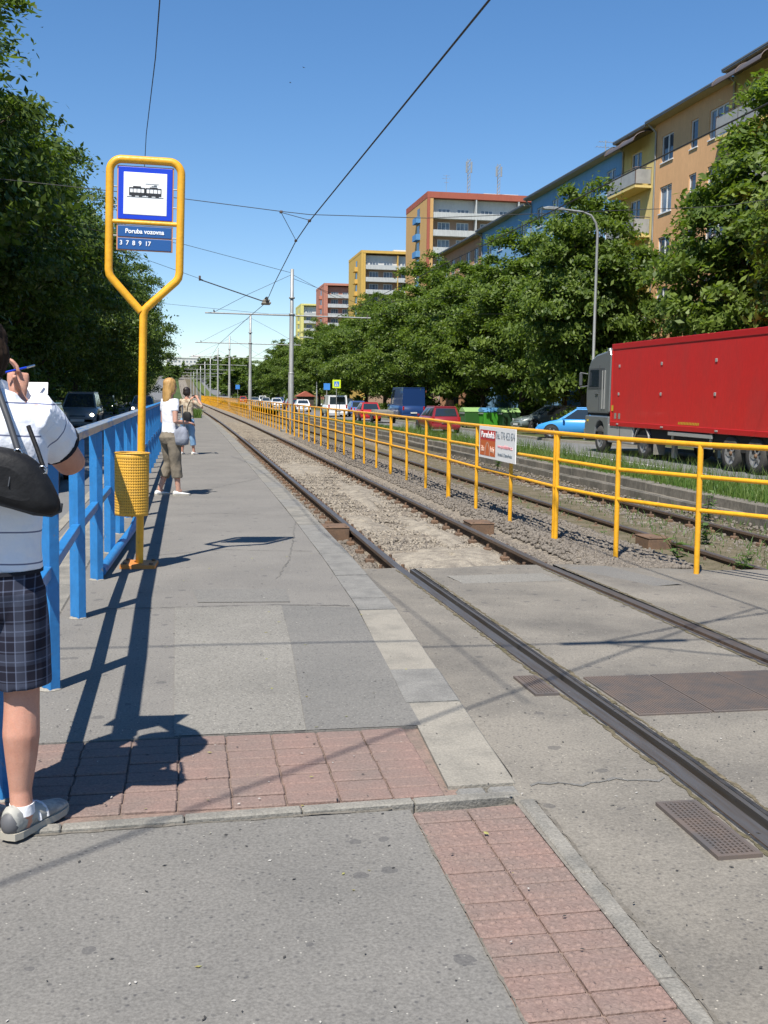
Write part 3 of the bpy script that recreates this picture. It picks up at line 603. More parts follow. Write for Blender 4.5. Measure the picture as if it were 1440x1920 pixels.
# drain grates in the crossing
def grate(x0, x1, y0, y1, z, nx, ny, lab, slope=0.0):
    t = thing('drain_grate', lab, 'grate', ((x0+x1)/2, (y0+y1)/2, z), 0, 'steel grates set in the crossing'); w, d = (x1-x0)/2, (y1-y0)/2
    t.rotation_euler = (slope, 0, 0)
    MB().quad((-w, -d, 0.003), (w, -d, 0.003), (w, d, 0.003), (-w, d, 0.003)).build('pit_floor', M['pit'], t, fix=False)
    fr = MB()
    for a in ((-w, w, -d, -d+.016), (-w, w, d-.016, d), (-w, -w+.016, -d+.016, d-.016), (w-.016, w, -d+.016, d-.016)): fr.box(*a, -0.01, 0.012)
    fr.build('frame', M['grate'], t)
    bm1 = MB().box(-0.004, 0.004, -d+.016, d-.016, 0.003, 0.011).mesh('bar', M['grate']); bm2 = MB().box(-w+.016, w-.016, -0.004, 0.004, 0.003, 0.0095).mesh('cross_bar', M['grate'])
    for i in range(1, nx): link('bar', bm1, t, (-w+2*w*i/nx, 0, 0))
    for j in range(1, ny): link('cross_bar', bm2, t, (0, -d+2*d*j/ny, 0))
sl = -math.atan(0.10/5.7)
grate(1.70, 1.86, 3.1, 3.58, cross_z(1.8, 3.3)+0.002, 9, 24, 'square mesh drain grate beside the rail at lower right')
grate(1.74, 1.87, 5.1, 5.48, cross_z(1.8, 5.3)+0.002, 8, 16, 'small dark drain grate left of the rail in the crossing', sl)
def cover(x0, x1, y0, y1, lab):
    z = cross_z((x0+x1)/2, (y0+y1)/2)+0.004; w, d = (x1-x0)/2, (y1-y0)/2
    t = thing('cover_plate', lab, 'cover plate', ((x0+x1)/2, (y0+y1)/2, z), 0, 'ribbed steel cover plates between the rails'); t.rotation_euler = (sl, 0, 0)
    MB().bbox(-w, w, -d, d, -0.01, 0.006, 0.002).build('plate', M['grate'], t)
    rb = MB()
    for i in range(1, 26): rb.box(-w+2*w*i/26-.004, -w+2*w*i/26+.004, -d+.01, d-.01, 0.006, 0.0085)
    rb.build('ribs', M['grate'], t)
for i, (a, b) in enumerate([(2.12, 2.50), (2.51, 2.89), (2.90, 3.26)]):
    cover(a, b, 4.68, 5.42, ['ribbed rusty cover plate between the rails, closest to the platform', 'middle one of the three rusty cover plates between the rails', 'rusty cover plate between the rails, farthest from the platform'][i])

# ------------------------------------------------------------------ grass and weeds
def blades(name, n, region, h, w, m, label, seed, cat='grass'):
    r = np.random.default_rng(seed); P = region(r, n); n = len(P)
    a = r.uniform(0, 6.283, n); H = h[0]+(h[1]-h[0])*r.random(n)**2; L = H*r.uniform(0.1, 0.7, n); la = r.uniform(0, 6.283, n)
    wv = np.stack([np.cos(a), np.sin(a), np.zeros(n)], 1)*(w*r.uniform(.6, 1.3, n))[:, None]
    lean = np.stack([np.cos(la)*L, np.sin(la)*L, H], 1); mid = np.stack([np.cos(la)*L*.3, np.sin(la)*L*.3, H*.6], 1)
    V = np.stack([P-wv, P+wv, P+mid+wv*.7, P+lean, P+mid-wv*.7], 1).reshape(-1, 3)
    F = (np.array([[0, 1, 2, 4], [4, 2, 3, 3]])[None]+np.arange(n)[:, None, None]*5)
    q = F[:, 0]; tq = np.concatenate([q[:, [0, 1, 2]], q[:, [0, 2, 3]], F[:, 1][:, [0, 1, 2]]], 0)
    o = link(name, npmesh(name, V, tq, m)); return tag(o, label, cat, kind='stuff')
def gz(x): return -0.085-0.385*np.clip((x-8.78)/3.72, 0, 1)
def g_region(x0, x1, y0, y1, p=1.7):
    def f(r, n):
        y = y0+(y1-y0)*r.random(n)**p; x = r.uniform(x0, x1, n)
        return np.stack([x+np.array([xb(v) for v in y]), y, gz(x)-0.01], 1)
    return f
blades('grass_blades', 52000, g_region(8.8, 12.5, 10.5, 75), (0.05, 0.22), 0.008, M['grass'], 'short green grass covering the strip between tram wall and road', 11)
blades('tall_grass', 4200, g_region(11.8, 12.6, 18, 60, 1.3), (0.25, 0.62), 0.006, M['grass'], 'tall seeding grass along the near edge of the road', 12)
blades('wall_top_grass', 5200, lambda r, n: (lambda y, x: np.stack([x+np.array([xb(v) for v in y]), y, np.full(n, -.085)], 1))(10+45*r.random(n)**1.6, 8.62+.5*r.random(n)), (0.08, 0.34), 0.008, M['grass'], 'longer grass hanging over the top of the concrete steps', 15)
def tail(r, n): return np.stack([r.uniform(-0.8, 0.9, n), r.uniform(72, 76, n), np.full(n, 0.0)], 1)
# platform tail grass tuft at its far end
blades('platform_end_grass', 2600, lambda r, n: np.stack([r.uniform(-0.1, 0.8, n), r.uniform(66, 72, n), np.full(n, 0.0)], 1), (0.2, 0.6), 0.025, M['grass'], 'green tuft of tall grass at the far end of the platform', 13)
def weed(x, y, z, h, seed, lab):
    r = random.Random(seed); t = thing('weed', lab, 'weed', (x, y, z), 0, 'weeds growing beside the far track')
    st = MB(); lv = MB()
    for s_ in range(r.randint(4, 7)):
        a = r.uniform(0, 6.28); ln = h*r.uniform(.5, 1); d = r.uniform(.1, .5)
        pts = [(math.cos(a)*d*h*q*q, math.sin(a)*d*h*q*q, ln*q) for q in (0, .35, .7, 1)]
        st.tube(pts, [.006, .005, .004, .002], 5)
        for k in range(9):
            q = r.uniform(.1, 1); b = Vector((math.cos(a)*d*h*q*q, math.sin(a)*d*h*q*q, ln*q)); la = r.uniform(0, 6.28); L = r.uniform(.06, .15)*(.6+h); w = L*.22
            dr = Vector((math.cos(la), math.sin(la), r.uniform(-.1, .6))).normalized(); sd_ = dr.cross(Vector((0, 0, 1))).normalized()
            lv.add([b, b+dr*L*.45+sd_*w, b+dr*L-Vector((0, 0, L*.2)), b+dr*L*.45-sd_*w], [(0, 1, 2), (0, 2, 3)])
    st.build('stem', M['weed'], t); lv.build('foliage', M['weed'], t, fix=False)
weed(5.15, 10.55, -0.32, 0.42, 1, 'bushy green weed right of the second fence post')
weed(5.75, 10.25, -0.33, 0.28, 2, 'low green weed in front of the far rail')
weed(6.55, 12.6, -0.38, 0.5, 3, 'leafy weed between the far rails near the wall')
weed(7.95, 15.3, -0.38, 0.62, 4, 'tall thin weed against the concrete steps')
weed(7.7, 12.7, -0.38, 0.7, 5, 'tall branching weed at the wall near the right edge')
weed(6.7, 10.4, -0.36, 0.25, 6, 'small weed between the far rails by the asphalt')
weed(5.0, 12.4, -0.32, 0.22, 7, 'small weed beside the rusty box behind the fence')
weed(8.0, 27.0, -0.38, 0.5, 8, 'distant weed against the concrete steps')
blades('track_weeds', 2600, lambda r, n: (lambda y, x: np.stack([x, y, np.full(n, -0.39)], 1))(9.8+9*r.random(n)**1.5, 5.0+3.3*np.clip(r.normal(.5, .3, n), 0, 1)), (0.04, 0.16), 0.009, M['weed'], 'sparse low weeds on the far track bed', 14)

# ------------------------------------------------------------------ trees
def tree_mesh(seed, H, Rad, low, nclu, nleaf, leaf, m, cone=0.0):
    """crown of many leaf clumps on a branch skeleton, and the tapered trunk with its limbs"""
    r = np.random.default_rng(seed); rd = random.Random(seed)
    cz = (H+low)/2; hz = (H-low)/2
    dirs = r.normal(size=(nclu, 3)); dirs /= np.linalg.norm(dirs, axis=1)[:, None]
    rad = r.random(nclu)**0.42
    lob = 1+0.16*np.sin(3*np.arctan2(dirs[:, 1], dirs[:, 0])+seed)+0.13*np.sin(5*dirs[:, 2]*2+seed*2)+r.normal(0, .09, nclu)
    C = dirs*rad[:, None]*lob[:, None]; t = (C[:, 2]+1)/2
    wprof = np.clip(1.12-0.55*np.clip(t-0.45, 0, 1)*1.0-cone*t, .35, 1.2)
    C = C*np.array([Rad, Rad, hz])*np.stack([wprof, wprof, np.ones(nclu)], 1)+np.array([0, 0, cz])
    cs = r.uniform(0.45, 0.95, nclu)*Rad/4.6
    k = nleaf//nclu; n = nclu*k
    off = r.normal(size=(nclu, k, 3))*np.array([.62, .62, .24]); out = C-np.array([0, 0, cz*.8]); out /= np.linalg.norm(out, axis=1)[:, None]+1e-6
    off[:, :, 2] -= 0.18*(off[:, :, 0]**2+off[:, :, 1]**2)        # clumps droop at the rim
    P = (C[:, None, :]+off*cs[:, None, None]+out[:, None, :]*0.1).reshape(-1, 3)
    nrm = np.repeat(out, k, 0)*0.55+np.array([0, 0, 0.55])+r.normal(size=(n, 3))*0.55; nrm /= np.linalg.norm(nrm, axis=1)[:, None]
    ax = r.normal(size=(n, 3)); ax -= nrm*(ax*nrm).sum(1)[:, None]; ax /= np.linalg.norm(ax, axis=1)[:, None]; bx = np.cross(nrm, ax)
    s = (leaf*r.uniform(.6, 1.35, n))[:, None]
    V = np.stack([P-ax*s, P+bx*s*.5-nrm*s*.12, P+ax*s*1.2-nrm*s*.3, P-bx*s*.5-nrm*s*.12], 1).reshape(-1, 3)
    F = np.arange(n*4).reshape(-1, 4)
    crown = npmesh('crown', V, F, m)
    tb = MB(); r0 = H*0.017
    pts = [(0, 0, -0.3), (rd.uniform(-.05, .05), rd.uniform(-.05, .05), low*.6), (rd.uniform(-.15, .15), rd.uniform(-.15, .15), low+hz*.5), (rd.uniform(-.3, .3), rd.uniform(-.3, .3), H*.9)]
    tb.tube(pts, [r0*1.35, r0, r0*.72, .03], 9)
    for i in range(26):
        c = C[rd.randrange(nclu)]; q = rd.uniform(.25, .7); b = Vector((0, 0, low*.7+(c[2]-low*.7)*q*.7)); e = Vector(c)
        mid = b.lerp(e, .5)+Vector((0, 0, .25)); tb.tube([b, mid, e], [r0*.42, r0*.26, .012], 6)
    return crown, tb.mesh('trunk', M['bark'])
TV = [tree_mesh(3, 12.5, 4.4, 2.2, 290, 74000, 0.135, M['leafA']), tree_mesh(8, 11.8, 4.2, 1.8, 270, 74000, 0.135, M['leafA']),
      tree_mesh(15, 12.8, 4.5, 2.4, 300, 74000, 0.135, M['leafA']), tree_mesh(21, 14.5, 5.0, 1.6, 400, 115000, 0.108, M['leafB']), tree_mesh(33, 15.5, 5.2, 1.5, 420, 118000, 0.108, M['leafB']), ]
TFAR = [tree_mesh(41, 11.0, 4.6, 1.0, 70, 5000, 0.42, M['leafB']), tree_mesh(47, 12.5, 4.2, 1.0, 70, 5000, 0.42, M['leafA'])]
def tree(v, x, y, z, s, rz, label, group, name='lime_tree', sz=None):
    t = thing(name, label, 'tree', (x, y, z), rz, group); t.scale = (s, s, sz or s)
    link('crown', v[0], t); link('trunk', v[1], t); return t
RTREES = [(22.8, 31.5, 1.03, 0), (24.2, 41.0, 1.07, 2), (20.0, 52.5, 0.80, 1), (22.3, 61.5, 0.80, 0), (21.8, 68.5, .92, 2), (21.5, 77, .98, 1), (21.8, 86, .95, 0), (21.4, 95, 1.0, 2), (21.6, 105, .93, 1), (21.3, 116, .97, 0),
          (21.2, 128, .95, 2), (21.0, 141, 1.0, 1), (20.8, 155, .9, 0), (20.6, 170, .95, 2), (20.0, 187, .92, 1), (19.6, 206, .95, 0), (19.0, 228, .9, 2)]
for i, (x, y, s, v) in enumerate(RTREES):
    lab = ('large lime tree overhanging the red trailer at the right picture edge' if i == 0 else 'large lime tree in front of the orange facade, behind the red trailer' if i == 1 else
           'lime tree behind the tall street lamp and lorry cab' if i == 2 else f'lime tree in the right roadside row, {ORD[i-2]} beyond the lorry cab')
    tree(TV[v], x, y, -0.4+zf(y), s, i*1.9, lab, 'lime trees along the right side of the road', sz=1.04 if i == 2 else None)
LTREES = [(-11.0, 17.5, 1.02, 4), (-10.9, 26.5, 1.14, 3), (-11.0, 36, 1.14, 4), (-10.6, 46, 1.1, 3), (-10.4, 57, 1.1, 4), (-10.0, 68, 1.06, 3), (-9.6, 80, 1.08, 4), (-9.2, 92, 1.04, 3), (-8.9, 105, 1.04, 4), (-8.8, 119, 1.02, 3), (-8.8, 134, 1.0, 4), (-9.2, 150, 1.0, 3), (-9.6, 168, 1.0, 4), (-10.2, 188, 1.0, 3), (-11, 210, 1.0, 4), (-11.8, 236, 1.0, 3)]
for i, (x, y, s, v) in enumerate(LTREES):
    lab = 'dark maple tree at the left picture edge, its trunk out of frame' if i == 0 else f'dark maple tree in the left roadside row, {ORD[i]} from the camera'
    tree(TV[v], x, y, -0.1+zf(y), s, i*2.3+.6, lab, 'maple trees along the left side of the road', 'maple_tree')
# a second rank closes the gaps behind the left row and behind the parked cars
for i, (x, y, s) in enumerate([(-19, 24, .9), (-19.5, 37, .95), (-19, 50, .9), (-19, 66, .95), (-19, 84, .95), (-19, 106, 1.0), (-20, 135, 1.0), (-22, 170, 1.0)]):
    tree(TV[3+i % 2], x, y, -0.1, s, i*1.3, f'shaded maple tree in the second rank behind the left row, {ORD[i]} from the camera', 'shaded trees behind the left row', 'maple_tree')
# woods on the far hillside: trees one can tell apart only as a mass
k = 0
hv = []
rf = random.Random(5)
FT = []
for i in range(46):
    y = rf.uniform(260, 640); side = rf.choice((-1, 1, 1)); x = side*rf.uniform(14, 26 if side < 0 else 30)+xb(y)+(-4 if side < 0 else 0)
    FT.append((x, y, rf.uniform(.8, 1.15)))
for i in range(110):
    y = rf.uniform(545, 680); FT.append((rf.uniform(-75, 75), y, rf.uniform(.5, .78)))
FT.sort(key=lambda q: q[1])
mass = tag(bpy.data.objects.new('far_wood', None), 'green wood climbing the far hillside below the long pale building', 'wood', kind='stuff'); COL.objects.link(mass)
for i, (x, y, s) in enumerate(FT):
    if y < 540 and abs(x-xb(y)-3) < 11: continue
    o = link('crown', TFAR[i % 2][0], mass, (x, y, zf(y)-0.6), (0, 0, i*1.7), (s, s, s)); o2 = link('trunk', TFAR[i % 2][1], mass, (x, y, zf(y)-0.6), (0, 0, i*1.7), (s, s, s))
# low shrubs under the right row
for i, (x, y, s) in enumerate([(24.6, 33, .22), (24.2, 43.5, .2), (25, 49, .24), (24.5, 57, .2), (24.3, 74, .22), (24.5, 90, .22)]):
    t = tree(TV[i % 3], x, y, -0.55, s, i, f'low green shrub under the right tree row, {ORD[i]} from the camera', 'shrubs under the right tree row', 'shrub', sz=.2); t['category'] = 'shrub'

# ------------------------------------------------------------------ long five-storey block
def plaster(n, c): return mat(n, c, 0.9, col2=tuple(v*.86 for v in c), scale=1.0, lo=.4, hi=.8, fine=.08, fscale=12, spec=.15, stretch=(1, 1, .18))
M['p_orange'] = plaster('orange_render', (0.66, 0.385, 0.19)); M['p_yellow'] = plaster('yellow_render', (0.66, 0.52, 0.21)); M['p_blue'] = plaster('blue_render', (0.20, 0.38, 0.58)); M['p_pink'] = plaster('salmon_render', (0.50, 0.27, 0.16))
M['p_cream'] = plaster('cream_render', (0.60, 0.50, 0.33)); M['roofing'] = mat('roof_sheet', (0.12, 0.13, 0.14), .6); M['eave'] = plaster('eave_soffit', (.42, .36, .22)); M['upvc'] = mat('white_window_frame', (.68, .68, .66), .45)
M['ltblue'] = plaster('pale_blue_render', (.42, .50, .60)); M['canopy'] = mat('canopy_sheet', (.10, .085, .075), .4); M['railm'] = mat('balcony_rail', (.10, .07, .06), .6); M['panelg'] = mat('balcony_panel', (.33, .33, .31), .6, col2=(.26, .26, .25), scale=2)
FX = 27.0
def window_mesh(w, h, bars):
    f = MB(); fw = .07
    f.box(-.03, .05, -w/2, w/2, 0, fw).box(-.03, .05, -w/2, w/2, h-fw, h).box(-.03, .05, -w/2, -w/2+fw, fw, h-fw).box(-.03, .05, w/2-fw, w/2, fw, h-fw)
    for b in bars: f.box(-.028, .048, b*w-.05, b*w+.05, fw, h-fw)
    f.box(-.16, -.03, -w/2-.06, w/2+.06, -.06, 0)
    return f.mesh('window_frame', M['upvc']), *[MB().quad((0.012, -w/2+.02, .02), (0.012, w/2-.02, .02), (0.012, w/2-.02, h-.02), (0.012, -w/2+.02, h-.02)).mesh('pane', pm2) for pm2 in (M['pane'], M['pane2'])]
WM = {'d': window_mesh(1.55, 1.5, (-.02,)), 's': window_mesh(.85, 1.5, ()), 't': window_mesh(2.0, 1.5, (-.17, .17))}
def block(name, y0, y1, zt, m, label, wins, floors=5, zb=-.4, pitch=2.85):
    """one stairwell section of the block, facade on -X with real window openings"""
    t = thing(name, label, 'building', (FX, y0, 0), 0)
    L = y1-y0; D = 12; sill = [zt-.45-pitch*(k+1)+.95 for k in range(floors)]
    ops = sorted(wins); wd = {'d': 1.55, 's': .85, 't': 2.0}
    mb = MB(); rec = .22
    cols = [0]; 
    for y, k in ops: cols += [y-wd[k]/2, y+wd[k]/2]
    cols.append(L)
    zs = [zb]
    for s in sorted(sill): zs += [s, s+1.5]
    zs.append(zt)
    for i in range(len(cols)-1):
        for j in range(len(zs)-1):
            a, b, c, d = cols[i], cols[i+1], zs[j], zs[j+1]
            if i % 2 == 1 and j % 2 == 1:
                mb.quad((0, a, c), (rec, a, c), (rec, a, d), (0, a, d)); mb.quad((0, b, c), (0, b, d), (rec, b, d), (rec, b, c)); mb.quad((0, a, d), (rec, a, d), (rec, b, d), (0, b, d)); mb.quad((0, a, c), (0, b, c), (rec, b, c), (rec, a, c))
            else: mb.quad((0, a, c), (0, b, c), (0, b, d), (0, a, d))
    mb.quad((0, 0, zb), (0, 0, zt), (D, 0, zt), (D, 0, zb)); mb.quad((0, L, zb), (D, L, zb), (D, L, zt), (0, L, zt)); mb.quad((D, 0, zb), (D, 0, zt), (D, L, zt), (D, L, zb)); mb.quad((.25, 0, zb), (.25, L, zb), (.25, L, zt), (.25, 0, zt))
    mb.build('wall', m, t, fix=False)
    for y, k in ops:
        for s in sill:
            f = link('window', WM[k][0], t, (rec-.12, y, s)); link('pane', WM[k][1] if random.random() < .6 else WM[k][2], f)
    MB().tube([(-.07, L-.25, zb), (-.07, L-.25, zt-.45), (-.55, L-.25, zt-.02)], .055, 8).build('downpipe', M['galv'], t)
    rf_ = MB().box(-.62, D, 0, L, zt, zt+.10).build('eave', M['eave'], t)
    MB().prism([(-.7, zt+.10), (D, zt+.10), (D, zt+.5), (5, zt+.7), (-.7, zt+.17)], 0.003, L-.003, 'y').build('roof', M['roofing'], t)
    MB().box(-.68, -.60, 0, L, zt+.02, zt+.10).build('gutter', M['roofing'], t)
    return t
def balcony(t, y0, y1, z, mrail, solid=False):
    b = MB().box(-1.05, -.01, y0, y1, z-.14, z).build('balcony', M['p_yellow'], t); w = MB()
    if solid: w.box(-1.05, -1.0, y0, y1, z, z+.95)
    else:
        w.box(-1.04, -1.01, y0+.05, y1-.05, z+.1, z+.92)
        w.box(-1.0, -.05, y0+.03, y0+.05, z+.1, z+.92)
    w.build('balcony_panel', mrail, b)
    r = MB()
    r.tube([(-.02, y0+.02, z+1.02), (-1.03, y0+.02, z+1.02), (-1.03, y1-.02, z+1.02), (-.02, y1-.02, z+1.02)], .025, 6)
    for yy_ in (y0+.02, (y0+y1)/2, y1-.02): r.box(-1.05, -1.01, yy_-.02, yy_+.02, z, z+1.02)
    r.build('balcony_rail', M['railm'], b)
def canopy(t, y0, y1, z):
    n = 8; up = [(-1.25+1.25*(1-math.cos(math.pi/2*i/n)), z-.15+.62*math.sin(math.pi/2*i/n)) for i in range(n+1)]
    mb = MB()
    a = [(p[0], y0, p[1]) for p in up]; b = [(p[0], y1, p[1]) for p in up]
    mb.loft([a, b], caps=False, closed=False); a2 = [(p[0]+.02, y0, p[1]-.02) for p in up]; b2 = [(p[0]+.02, y1, p[1]-.02) for p in up]; mb.loft([a2, b2], caps=False, closed=False)
    c = mb.build('canopy', M['canopy'], t)
    r = MB()
    for yy_ in (y0, (y0+y1)/2, y1): r.tube([(p[0]-.01, yy_, p[1]+.01) for p in up], .035, 5)
    r.tube([(-1.25, y0, z-.15), (-1.25, y1, z-.15)], .035, 5); r.build('canopy_frame', M['railm'], c)
# y ranges follow the colours along the facade
def yellow_bay(y0, y1, zt, lab, zp=2.85):
    b = block('balcony_bay', y0, y1, zt, M['p_yellow'], lab, [((y1-y0)/2+.2, 'd')])
    for k in range(1, 5): balcony(b, .25, (y1-y0)-.35, zt-.45-zp*k-zp+.0+.05, M['panelg'])
    balcony(b, .25, (y1-y0)-.35, zt-.45-zp+.05, M['panelg']); canopy(b, .2, (y1-y0)-.2, zt-.6); return b
block('apartment_block', 34, 46.4, 17.85, M['p_orange'], 'orange apartment section cut off by the right picture edge', [(2.2, 'd'), (5.0, 's'), (8.4, 'd')])
yellow_bay(46.4, 51.4, 17.70, 'yellow balcony bay with curved canopy at the right picture edge')
block('apartment_block', 51.4, 60.5, 17.35, M['p_orange'], 'orange apartment section above the red trailer, between two yellow bays', [(1.4, 't'), (4.1, 's'), (7.4, 'd')])
yellow_bay(60.5, 65.3, 17.25, 'yellow balcony bay with curved canopy between orange and blue sections')
bb = block('apartment_block', 65.3, 83.5, 17.0, M['p_blue'], 'bright blue apartment section of the long block', [(1.8, 'd'), (5.6, 'd'), (9.6, 's'), (12.4, 'd'), (16, 'd')])
for k in (1, 2): balcony(bb, .3, 3.2, 17.0-.45-2.85*(k+1)+.05, M['ltblue'], True)
block('apartment_block', 83.5, 98, 16.6, M['p_blue'], 'second blue apartment section, next to the salmon one', [(2, 'd'), (5.2, 's'), (8.6, 'd'), (12, 'd')])
block('apartment_block', 98, 114, 16.4, M['p_pink'], 'salmon apartment section at the far end of the long block', [(2, 'd'), (5, 'd'), (8, 's'), (11, 'd'), (14, 'd')])
def antenna(x, y, z, h, lab):
    t = thing('roof_antenna', lab, 'antenna', (x, y, z), 0, 'roof antennas')
    MB().tube([(0, 0, 0), (0, 0, h)], .03, 6).build('mast', M['galv'], t)
    for k, w in ((.95, .5), (.8, .7), (.6, .35)):
        MB().tube([(-w, 0, h*k), (w, 0, h*k)], .018, 5).build('boom', M['galv'], t)
        e = MB()
        for i in range(6): e.tube([(-w+2*w*i/5, -.25, h*k), (-w+2*w*i/5, .25, h*k)], .01, 4)
        e.build('elements', M['galv'], t)
antenna(29.5, 74.5, 17.4, 2.4, 'thin television antenna on the blue roof')
for (x, y, z, w, lab) in ((28.2, 56.0, 17.35, 1.2, 'pale roof hatch on the orange section'), (28.2, 82.0, 16.9, 1.0, 'pale roof hatch on the blue section')):
    bevel(tag(MB().box(x, x+1, y-w/2, y+w/2, z, z+.95).build('roof_hatch', M['galv']), lab, 'roof hatch', 'roof hatches of the long block'), .03)

# ------------------------------------------------------------------ tower blocks
M['t_white'] = plaster('white_render', (.62, .61, .58)); M['t_slab'] = mat('balcony_parapet', (.47, .48, .47), .8, col2=(.38, .39, .38), scale=.6, stretch=(6, 1, 1)); M['t_red'] = plaster('brick_red_render', (.36, .11, .075)); M['t_yel'] = plaster('ochre_render', (.58, .37, .10)); M['t_or'] = plaster('apricot_render', (.56, .34, .14))
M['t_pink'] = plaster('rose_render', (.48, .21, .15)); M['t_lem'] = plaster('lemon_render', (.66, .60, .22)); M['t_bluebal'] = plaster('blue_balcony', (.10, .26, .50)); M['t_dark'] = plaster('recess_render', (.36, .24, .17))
def tower(y, x, H, W_, D, end, edge, recess, label, base=-.5, extra=0, top='t_white'):
    t = thing('tower_block', label, 'building', (x, y, base), 0, 'tower blocks behind the trees'); fl = 12; p = (H-1.2)/fl
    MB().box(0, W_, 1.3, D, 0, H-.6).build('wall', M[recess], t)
    MB().box(-.01, 1.0, 0, D+.01, 0, H).build('end_wall', M[end], t)
    MB().box(-.04, .42, -.05, .3, 0, H+.02).build('corner_strip', M[edge], t)
    MB().box(-.05, W_+.05, -.06, D+.05, H-.75 if edge == 't_red' else H-.35, H+.25).build('roof_edge', M[edge], t)
    MB().box(1.0, W_, 1.1, 1.298, H-p-.3, H-.8).build('top_storey', M[top], t)
    nb = int(round((W_-1)/7.5)); bw = (W_-1)/nb
    wf = MB().box(-1.05, 1.05, -.06, 0, 0, .09).box(-1.05, 1.05, -.06, 0, 1.41, 1.5).box(-1.05, -.97, -.06, 0, .09, 1.41).box(.97, 1.05, -.06, 0, .09, 1.41).box(-.4, -.32, -.06, 0, .09, 1.41).box(.32, .4, -.06, 0, .09, 1.41).mesh('window_frame', M['upvc'])
    wp = MB().quad((-1.0, -.02, .05), (1.0, -.02, .05), (1.0, -.02, 1.45), (-1.0, -.02, 1.45)).mesh('pane', M['pane2'])
    sb = MB().box(0, bw-.12, 0, .10, 0, 1.02).box(0, bw-.12, 0.1, 1.25, 0, .14).mesh('balcony', M['t_slab'])
    for k in range(2, fl):
        z = k*p
        for b in range(nb):
            xx = 1.0+b*bw
            link('balcony', sb, t, (xx+.06, 0, z))
            for q in (.28, .72):
                f = link('window', wf, t, (xx+bw*q, 1.29 if k < fl-1 else 1.09, z+.95), None, (1, 1, .98 if k < fl-1 else .5)); link('pane', wp, f)
    pt = MB().box(-.1, .1, -.02, 1.25, 0, H-.76).mesh('party_wall', M['t_slab' if edge == 't_red' else end])
    for b in range(1, nb+1): link('party_wall', pt, t, (1.0+b*bw-.0, 0, 0))
    # small balconies or stair windows up the end wall
    eb = MB().box(-.75, 0, 0, 3.2, 0, 1.0).mesh('end_balcony', M['t_bluebal' if edge == 't_red' else end]); ew = MB().box(-.06, 0, 0, 2.0, 0, 1.5).mesh('end_window', M['pane'])
    for k in range(2, fl):
        link('end_balcony', eb, t, (-.012, 5.5, k*p)); link('end_window', ew, t, (-.014, 6.0, k*p+1.05))
    MB().box(W_*.35, W_*.55, 4, 9, H, H+1.1).build('lift_house', M['t_white'], t)
    return t
def mast(x, y, z, h, lab):
    t = thing('roof_mast', lab, 'antenna mast', (x, y, z), 0, 'lattice masts on the nearest tower'); m = MB()
    for a in ((-.25, -.25), (.25, -.25), (0, .3)): m.tube([(a[0], a[1], 0), (a[0], a[1], h)], .04, 5)
    for k in range(9): m.tube([(-.25, -.25, h*k/9), (.25, -.25, h*(k+1)/9), (0, .3, h*k/9)], .025, 4)
    m.build('lattice', M['galv'], t)
    for a in (-.45, .45): MB().bbox(a-.11, a+.11, -.4, -.25, h*.62, h*.92, .03).build('panel_antenna', M['galv'], t)
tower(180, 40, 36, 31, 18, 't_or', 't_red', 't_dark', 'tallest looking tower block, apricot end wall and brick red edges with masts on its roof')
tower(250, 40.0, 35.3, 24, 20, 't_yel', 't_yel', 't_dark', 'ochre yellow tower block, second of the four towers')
tower(311, 39.0, 33.8, 24, 20, 't_pink', 't_pink', 't_pink', 'rose pink tower block, third of the four towers', top='t_pink')
tower(395, 41.0, 34.8, 24, 20, 't_lem', 't_lem', 't_lem', 'pale lemon tower block, farthest of the four towers')
mast(47.5, 182, 35.6, 6.2, 'left lattice mast on the roof of the nearest tower'); mast(52.8, 182, 35.6, 5.6, 'right lattice mast on the roof of the nearest tower')
antenna(43.4, 181, 35.6, 3.2, 'small antenna left of the lattice masts on the nearest tower')
# long pale building on the hilltop
HB = thing('hilltop_building', 'long pale building on the wooded hilltop at the end of the street', 'building', (-17, 860, 14.0), 0)
MB().box(0, 54, 0, 14, 0, 14.6).build('wall', M['t_white'], HB); MB().box(-.4, 54.4, -.4, 14.4, 14.6, 15.4).build('roof_edge', M['t_white'], HB)
wme = MB().box(-.75, .75, -.08, 0, 0, 1.2).mesh('window', M['pane2'])
for r in range(4):
    for c in range(18): link('window', wme, HB, (2+c*2.95, -.01, 2.2+r*3.1))
MB().box(20, 27, 3, 9, 15.4, 17.6).build('lift_house', M['t_white'], HB)

# ------------------------------------------------------------------ yellow fence
fp = [(6.1, 6.9), (5.3, 8.25), (4.76, 9.35), (4.38, 10.4), (4.24, 11.9)]
y = 11.9
while y < 200: y += 1.72; fp.append((4.22+xb(y), y))
FE = thing('tubular_fence', 'long yellow tubular steel fence between the two tram tracks', 'fence')
def fz(x, y): return (cross_z(x, y) if y < 9.8 else -0.17)
pm_ = MB().lathe([(.027, -.2), (.027, 1.26)], n=10, caps=True).mesh('post', M['yellow']); pd_ = MB().lathe([(.027, -.2), (.027, 1.26)], (0, -.036, 0), 10, caps=True).lathe([(.027, -.2), (.027, 1.26)], (0, .036, 0), 10, caps=True).mesh('post', M['yellow'])
for i, (x, y) in enumerate(fp):
    dbl = (i-4) % 3 == 0
    link('post', pd_ if dbl else pm_, FE, (x, y, -0.19+zf(y)), (random.uniform(-.006, .006), random.uniform(-.006, .006), 0))
